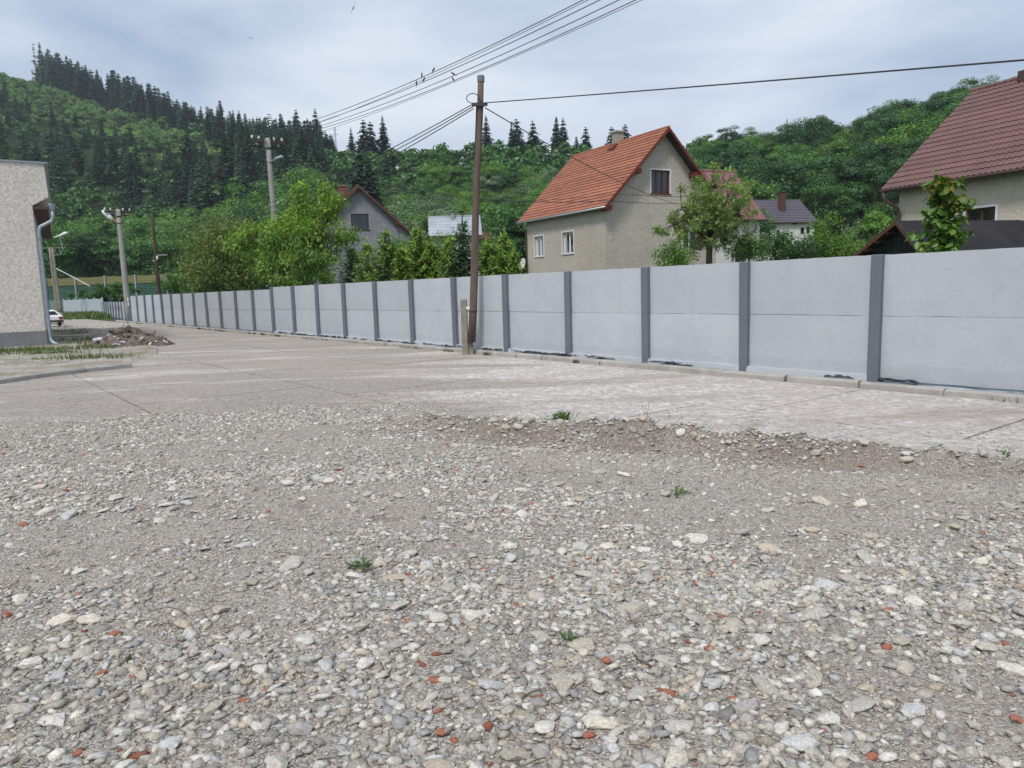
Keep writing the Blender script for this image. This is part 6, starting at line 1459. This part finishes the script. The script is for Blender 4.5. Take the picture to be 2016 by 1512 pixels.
# young spruces planted in a row behind the fence
def young_spruce(px, ytop, Y, w_, seed, lab, mat='nd_young'):
    r = np.random.default_rng(seed); p = np.array(at(px, ytop, Y)); h = p[2]; root = thing('young_spruce', lab, 'tree', (p[0], Y, 0), r.uniform(0, 6), 'young spruces behind the fence')
    C, T1, T2, ti = [], [], [], []; tr = MB(); tr.tube([(0, 0, -.1), (0, 0, h * .5), (.02, .01, h)], [.055, .03, .005], 6)
    nbr = 230
    for i in range(nbr):
        f = 1 - (1 - (i + r.uniform(-.8, .8)) / nbr) ** .85 if i < nbr - 1 else .97
        f = min(max(f, 0), .97); z = h * (.05 + .9 * f); a = i * 2.39996 + r.uniform(-.5, .5)
        L = (w_ * (1 - f) ** .8 * r.uniform(.6, 1.22) + .05) * (1 + .18 * math.sin(a * 2 + seed)); up = r.uniform(-.05, .25) + .75 * f * f
        d = np.array([math.cos(a), math.sin(a), 0]); side = np.array([-math.sin(a), math.cos(a), 0])
        pt = lambda t: d * L * t + np.array([0, 0, z + L * (up * t - .22 * t * (1 - t) * 2)])
        tr.tube([(0, 0, z), tuple(pt(.5)), tuple(pt(1.))], [.010, .006, .002], 3, cap=False)
        ns = max(4, int(L / .06)); bt = r.uniform(.7, 1.15)
        for k in range(ns):
            t = (k + .7) / ns; c = pt(t)
            for s in (-1, 1):
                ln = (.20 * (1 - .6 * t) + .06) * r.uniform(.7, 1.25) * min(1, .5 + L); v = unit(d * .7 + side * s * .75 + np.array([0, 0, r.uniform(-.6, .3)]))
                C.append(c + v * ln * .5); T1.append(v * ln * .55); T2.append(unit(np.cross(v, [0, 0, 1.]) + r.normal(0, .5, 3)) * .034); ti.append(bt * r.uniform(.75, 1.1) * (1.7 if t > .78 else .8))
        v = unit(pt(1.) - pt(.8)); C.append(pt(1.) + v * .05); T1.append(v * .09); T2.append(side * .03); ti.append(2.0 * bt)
    for k in range(16):
        z = h * (.86 + .14 * k / 15); a = r.uniform(0, 6.28); v = unit(np.array([math.cos(a) * .5, math.sin(a) * .5, .9])); C.append(np.array([.02, .01, z]) + v * .05); T1.append(v * .08); T2.append(np.array([-math.sin(a), math.cos(a), 0]) * .018); ti.append(1.7)
    tr.build('trunk', M['bark'], root); V, F = quads_from(np.array(C), np.array(T1), np.array(T2)); ti = np.array(ti)
    link('crown', np_mesh('crown', V, F, M[mat], tint=np.repeat(np.stack([ti * 1.05, ti, ti * .8], 1), 4, 0)), root)
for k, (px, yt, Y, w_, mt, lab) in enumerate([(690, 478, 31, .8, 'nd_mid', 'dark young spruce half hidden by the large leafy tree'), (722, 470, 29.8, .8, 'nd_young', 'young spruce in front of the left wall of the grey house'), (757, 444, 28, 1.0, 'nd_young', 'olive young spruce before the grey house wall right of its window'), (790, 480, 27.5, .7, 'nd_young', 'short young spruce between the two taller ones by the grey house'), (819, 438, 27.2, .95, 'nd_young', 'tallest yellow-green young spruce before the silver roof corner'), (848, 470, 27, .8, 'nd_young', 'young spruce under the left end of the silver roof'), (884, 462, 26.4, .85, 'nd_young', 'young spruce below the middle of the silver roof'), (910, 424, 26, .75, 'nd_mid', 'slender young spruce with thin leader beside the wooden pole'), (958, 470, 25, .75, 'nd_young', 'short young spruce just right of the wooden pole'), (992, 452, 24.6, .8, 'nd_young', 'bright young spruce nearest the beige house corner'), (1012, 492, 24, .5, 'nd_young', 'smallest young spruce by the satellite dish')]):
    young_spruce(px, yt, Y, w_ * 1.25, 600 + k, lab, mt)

# cherry sapling with big leaves behind the near fence
cp = np.array(at(1848, 495, 13.6)); cb = np.array([cp[0], 13.6, 0.]); ch_ = thing('cherry_sapling', 'slender cherry sapling with large drooping leaves before the cream house', 'tree', cb)
r = np.random.default_rng(77); ht = at(1862, 352, 13.6)[2]; t = MB(); t.tube([(0, 0, 0), (.05, 0, ht * .5), (.14, 0, ht)], [.03, .02, .006], 6); C, T1, T2, col = [], [], [], []
for k in range(46):
    z = ht * (.46 + .53 * (k / 46)); a = r.uniform(0, 6.28); L = r.uniform(.22, .58) * (1.15 - .55 * (k / 46)); b0 = np.array([.14 * z / ht, 0, z]); e = b0 + np.array([math.cos(a) * L, math.sin(a) * L, L * .45]); t.tube([tuple(b0), tuple((b0 + e) / 2 + np.array([0, 0, .03])), tuple(e)], [.010, .007, .003], 4)
    for q in range(30):
        f = r.uniform(.05, 1.1); c = b0 + (e - b0) * f + r.normal(0, .03, 3); az = r.uniform(0, 6.28); d = unit(np.array([math.cos(az) * .55, math.sin(az) * .55, r.uniform(-1.0, .05)])); ln = r.uniform(.05, .095); sd = unit(np.cross(d, np.array([math.cos(az + .3), math.sin(az + .3), .55])))
        red = (k > 32 and r.random() < .35) or r.random() < .07
        C.append(c + d * ln); T1.append(d * ln); T2.append(sd * ln * .6); col.append(np.array([1.5, .72, .6]) if red else np.array([1, 1, 1]) * r.uniform(.7, 1.35))
t.build('trunk', M['bark'], ch_)
# six-sided leaves with a folded midrib
C, T1, T2 = map(np.array, (C, T1, T2)); nrm = unit(np.cross(T1, T2)) * .010
V = np.stack([C - T1, C - T1 * .35 + T2 + nrm, C + T1 * .35 + T2 * .8 + nrm, C + T1, C + T1 * .35 - T2 * .8 + nrm, C - T1 * .35 - T2 + nrm, C - T1 * .1 - nrm], 1).reshape(-1, 3)
n = len(C); base_ = (np.arange(n) * 7)[:, None]; F = np.concatenate([base_ + np.array(q) for q in ((0, 1, 2, 6), (6, 2, 3, 3), (6, 3, 4, 4), (6, 4, 5, 0))])
tri = np.concatenate([base_ + np.array(q) for q in ((0, 1, 6), (1, 2, 6), (2, 3, 6), (3, 4, 6), (4, 5, 6), (5, 0, 6))])
link('crown', np_mesh('crown', V, tri, M['lf_cherry'], tint=np.repeat(np.array(col), 7, 0)), ch_)

# --- grass and weeds
def blades(pts, h0, h1, lean=.35, w=.012):
    n = len(pts); a = R_.uniform(0, 6.28, n); h = R_.uniform(h0, h1, n); d = np.stack([np.cos(a), np.sin(a), 0 * a], 1); s = np.stack([-np.sin(a), np.cos(a), 0 * a], 1)
    P = np.asarray(pts); l = R_.uniform(.1, lean, n)[:, None] * h[:, None]
    V = np.stack([P - s * w, P + s * w, P + d * l * .45 + s * w * .6 + np.array([0, 0, 1]) * h[:, None] * .62, P + d * l + np.array([0, 0, 1]) * h[:, None]], 1).reshape(-1, 3)
    return V, np.arange(n * 4).reshape(n, 4), np.repeat(R_.uniform(.6, 1.35, (n, 1)) * np.array([[1.05, 1, .9]]), 4, 0)
pp = []
def patch(px, py, rx, ry, n, z=.07, g=None):
    c = gnd(px, py) if g is None else g
    for _ in range(int(n * .55)):
        pp.append((c[0] + rnd.gauss(0, rx), c[1] + rnd.gauss(0, ry), z))
for (x, y, rx, ry, n) in [(20, 697, 1.0, .35, 900), (60, 694, .8, .35, 700), (105, 700, .6, .25, 350), (150, 710, .7, .25, 350), (185, 711, .5, .2, 250), (30, 702, .8, .2, 300), (150, 660, .45, .4, 260), (140, 655, .6, .5, 220), (120, 675, .8, .4, 300), (160, 680, .6, .4, 260), (190, 690, .5, .3, 420), (110, 655, 1.2, .8, 240), (100, 648, 1.5, 1.2, 300), (175, 672, .3, .3, 120)]: patch(x, y, rx, ry, n)
V1, F1, T1_ = blades(pp, .06, .20, .6, .012)
pf = []
for _ in range(2600): 
    f = rnd.random(); q = np.array(at(120 + 85 * f, 614, 78 + rnd.uniform(-6, 14))); pf.append((q[0] + rnd.gauss(0, 2.5), q[1] + rnd.gauss(0, 1.5), -.02))
V2, F2, T2_ = blades(pf, .25, .7, .6, .06)
pk = []; KC = [(rnd.uniform(-4, 30) if k < 16 else rnd.uniform(20, 56), rnd.choice([.04, .07, .2, .35]), rnd.choice([8, 20, 35, 60, 110])) for k in range(34)]
for (s, w_, n_) in KC:
    for _ in range(n_): pk.append(tuple(st(s + rnd.gauss(0, w_), .345 + abs(rnd.gauss(0, .025)), .0)))
V3, F3, T3_ = blades(pk, .03, .11, .8, .006)
V = np.concatenate([V1, V2, V3]); F = np.concatenate([F1, F2 + len(V1), F3 + len(V1) + len(V2)])
o = link('grass', np_mesh('grass', V, F, M['grass'], tint=np.concatenate([T1_, T2_, T3_]))); tag(o, 'thin grass growing in tufts on the verge and along the kerb', 'grass', kind='stuff')
def weed(label, px, py, h, n, leafy, seed, spread=.10):
    r = np.random.default_rng(seed); c = gnd(px, py); z = max(float(yard_h(c[0], c[1])), .0); root = thing('weed', label, 'weed', (c[0], c[1], z))
    b = MB(); C, A, B2, ti = [], [], [], []
    if not leafy:
        vs, fs = [], []
        for k in range(n):
            a = r.uniform(0, 6.28); l = r.uniform(.15, .9) * h; hh = h * r.uniform(.4, 1); x0, y0 = r.normal(0, spread * .35, 2); d = np.array([math.cos(a), math.sin(a)]); w = .0045
            b.add([(x0 - d[1] * w, y0 + d[0] * w, 0), (x0 + d[1] * w, y0 - d[0] * w, 0), (x0 + d[0] * l * .4 + d[1] * w * .7, y0 + d[1] * l * .4 - d[0] * w * .7, hh * .7), (x0 + d[0] * l * .8, y0 + d[1] * l * .8, hh)], [(0, 1, 2, 3)])
        me = b.mesh('blades', M['weed'])
    else:
        for k in range(n):
            a = r.uniform(0, 6.28); rr = abs(r.normal(0, spread)); p = np.array([math.cos(a) * rr, math.sin(a) * rr, r.uniform(.01, h)]); d = unit(np.array([math.cos(a), math.sin(a), r.uniform(-.1, .8)])); ln = r.uniform(.012, .03); s = np.array([-math.sin(a), math.cos(a), 0])
            b.add([p, p + d * ln + s * ln * .5, p + d * ln * 2, p + d * ln - s * ln * .5], [(0, 1, 2, 3)])
            if k % 4 == 0: b.add([(p[0] * .3 - .002, p[1] * .3, 0), (p[0] * .3 + .002, p[1] * .3, 0), tuple(p)], [(0, 1, 2)])
        me = b.mesh('leaves', M['weed'])
    a_ = me.attributes.new('tint', 'FLOAT_COLOR', 'POINT'); nn = len(me.vertices); cc = np.ones((nn, 4), np.float32); cc[:, :3] = r.uniform(.7, 1.25, (nn, 1)); a_.data.foreach_set('color', cc.ravel())
    link('leaves' if leafy else 'blades', me, root)
    return root
weed('grass tuft at the road edge, the leftmost tuft on the berm', 1112, 838, .16, 70, False, 1); weed('low leafy weed touching the left side of the leftmost tuft', 1095, 836, .07, 70, True, 2, .07)
wd_ = weed('tall weed clump with dead stalks on the berm crest', 1272, 858, .10, 160, True, 3, .13)
for k in range(6):
    m = MB(); a = rnd.uniform(-.5, .5); h = rnd.uniform(.15, .36); m.tube([(0, 0, 0), (a * .05, 0, h * .5), (a * .2, .02, h)], [.004, .003, .0015], 4); m.build('dead_stalk', M['dark_wood'], wd_)
weed('flat green weed just right of the tall clump', 1302, 862, .05, 90, True, 4, .09); weed('small yellow-green weed on the berm farther right', 1367, 862, .06, 80, True, 5, .08)
weed('single sprout by the road slab between berm weeds', 1437, 862, .08, 20, True, 6, .03); weed('broad-leaved weed beside a pale cobble near the right berm end', 1842, 912, .10, 36, True, 7, .05); weed('upright weed at the road edge, rightmost in the picture', 1979, 920, .13, 40, True, 8, .04)
weed('small dark weed in the open gravel left of centre', 717, 1142, .04, 36, True, 9, .035); weed('thin green blade in the lower left gravel', 256, 1328, .05, 9, False, 10, .02); weed('low weed in the dirt right of the berm middle', 1336, 987, .02, 36, True, 11, .045); weed('tiny sprout low in the gravel at the right', 1122, 1290, .03, 14, True, 12, .02)
for k, (px, py) in enumerate([(1815, 765), (1857, 770), (1935, 778)]):
    w_ = weed(['broad-leaved weed at the kerb foot below the nearest post', 'low weed at the kerb foot, middle of three', 'low weed at the kerb foot, rightmost of three'][k], px, py, .10 if k == 0 else .06, 40, True, 20 + k, .05)
# ------------------------------------------------------------------ thin haze in the valley air
hz_m, N_, L_n, o_ = new_mat('valley_haze')
pv = N_.new('ShaderNodeVolumePrincipled'); pv.inputs['Density'].default_value = .00022; pv.inputs['Color'].default_value = (.80, .88, 1, 1); pv.inputs['Anisotropy'].default_value = .2
L_n.new(pv.outputs[0], o_.inputs['Volume'])
m = MB(); m.box(-1700, 1700, -400, 1000, -1.2, 260); o = m.build('haze', hz_m); tag(o, 'thin bluish haze in the valley air', 'haze', kind='stuff')
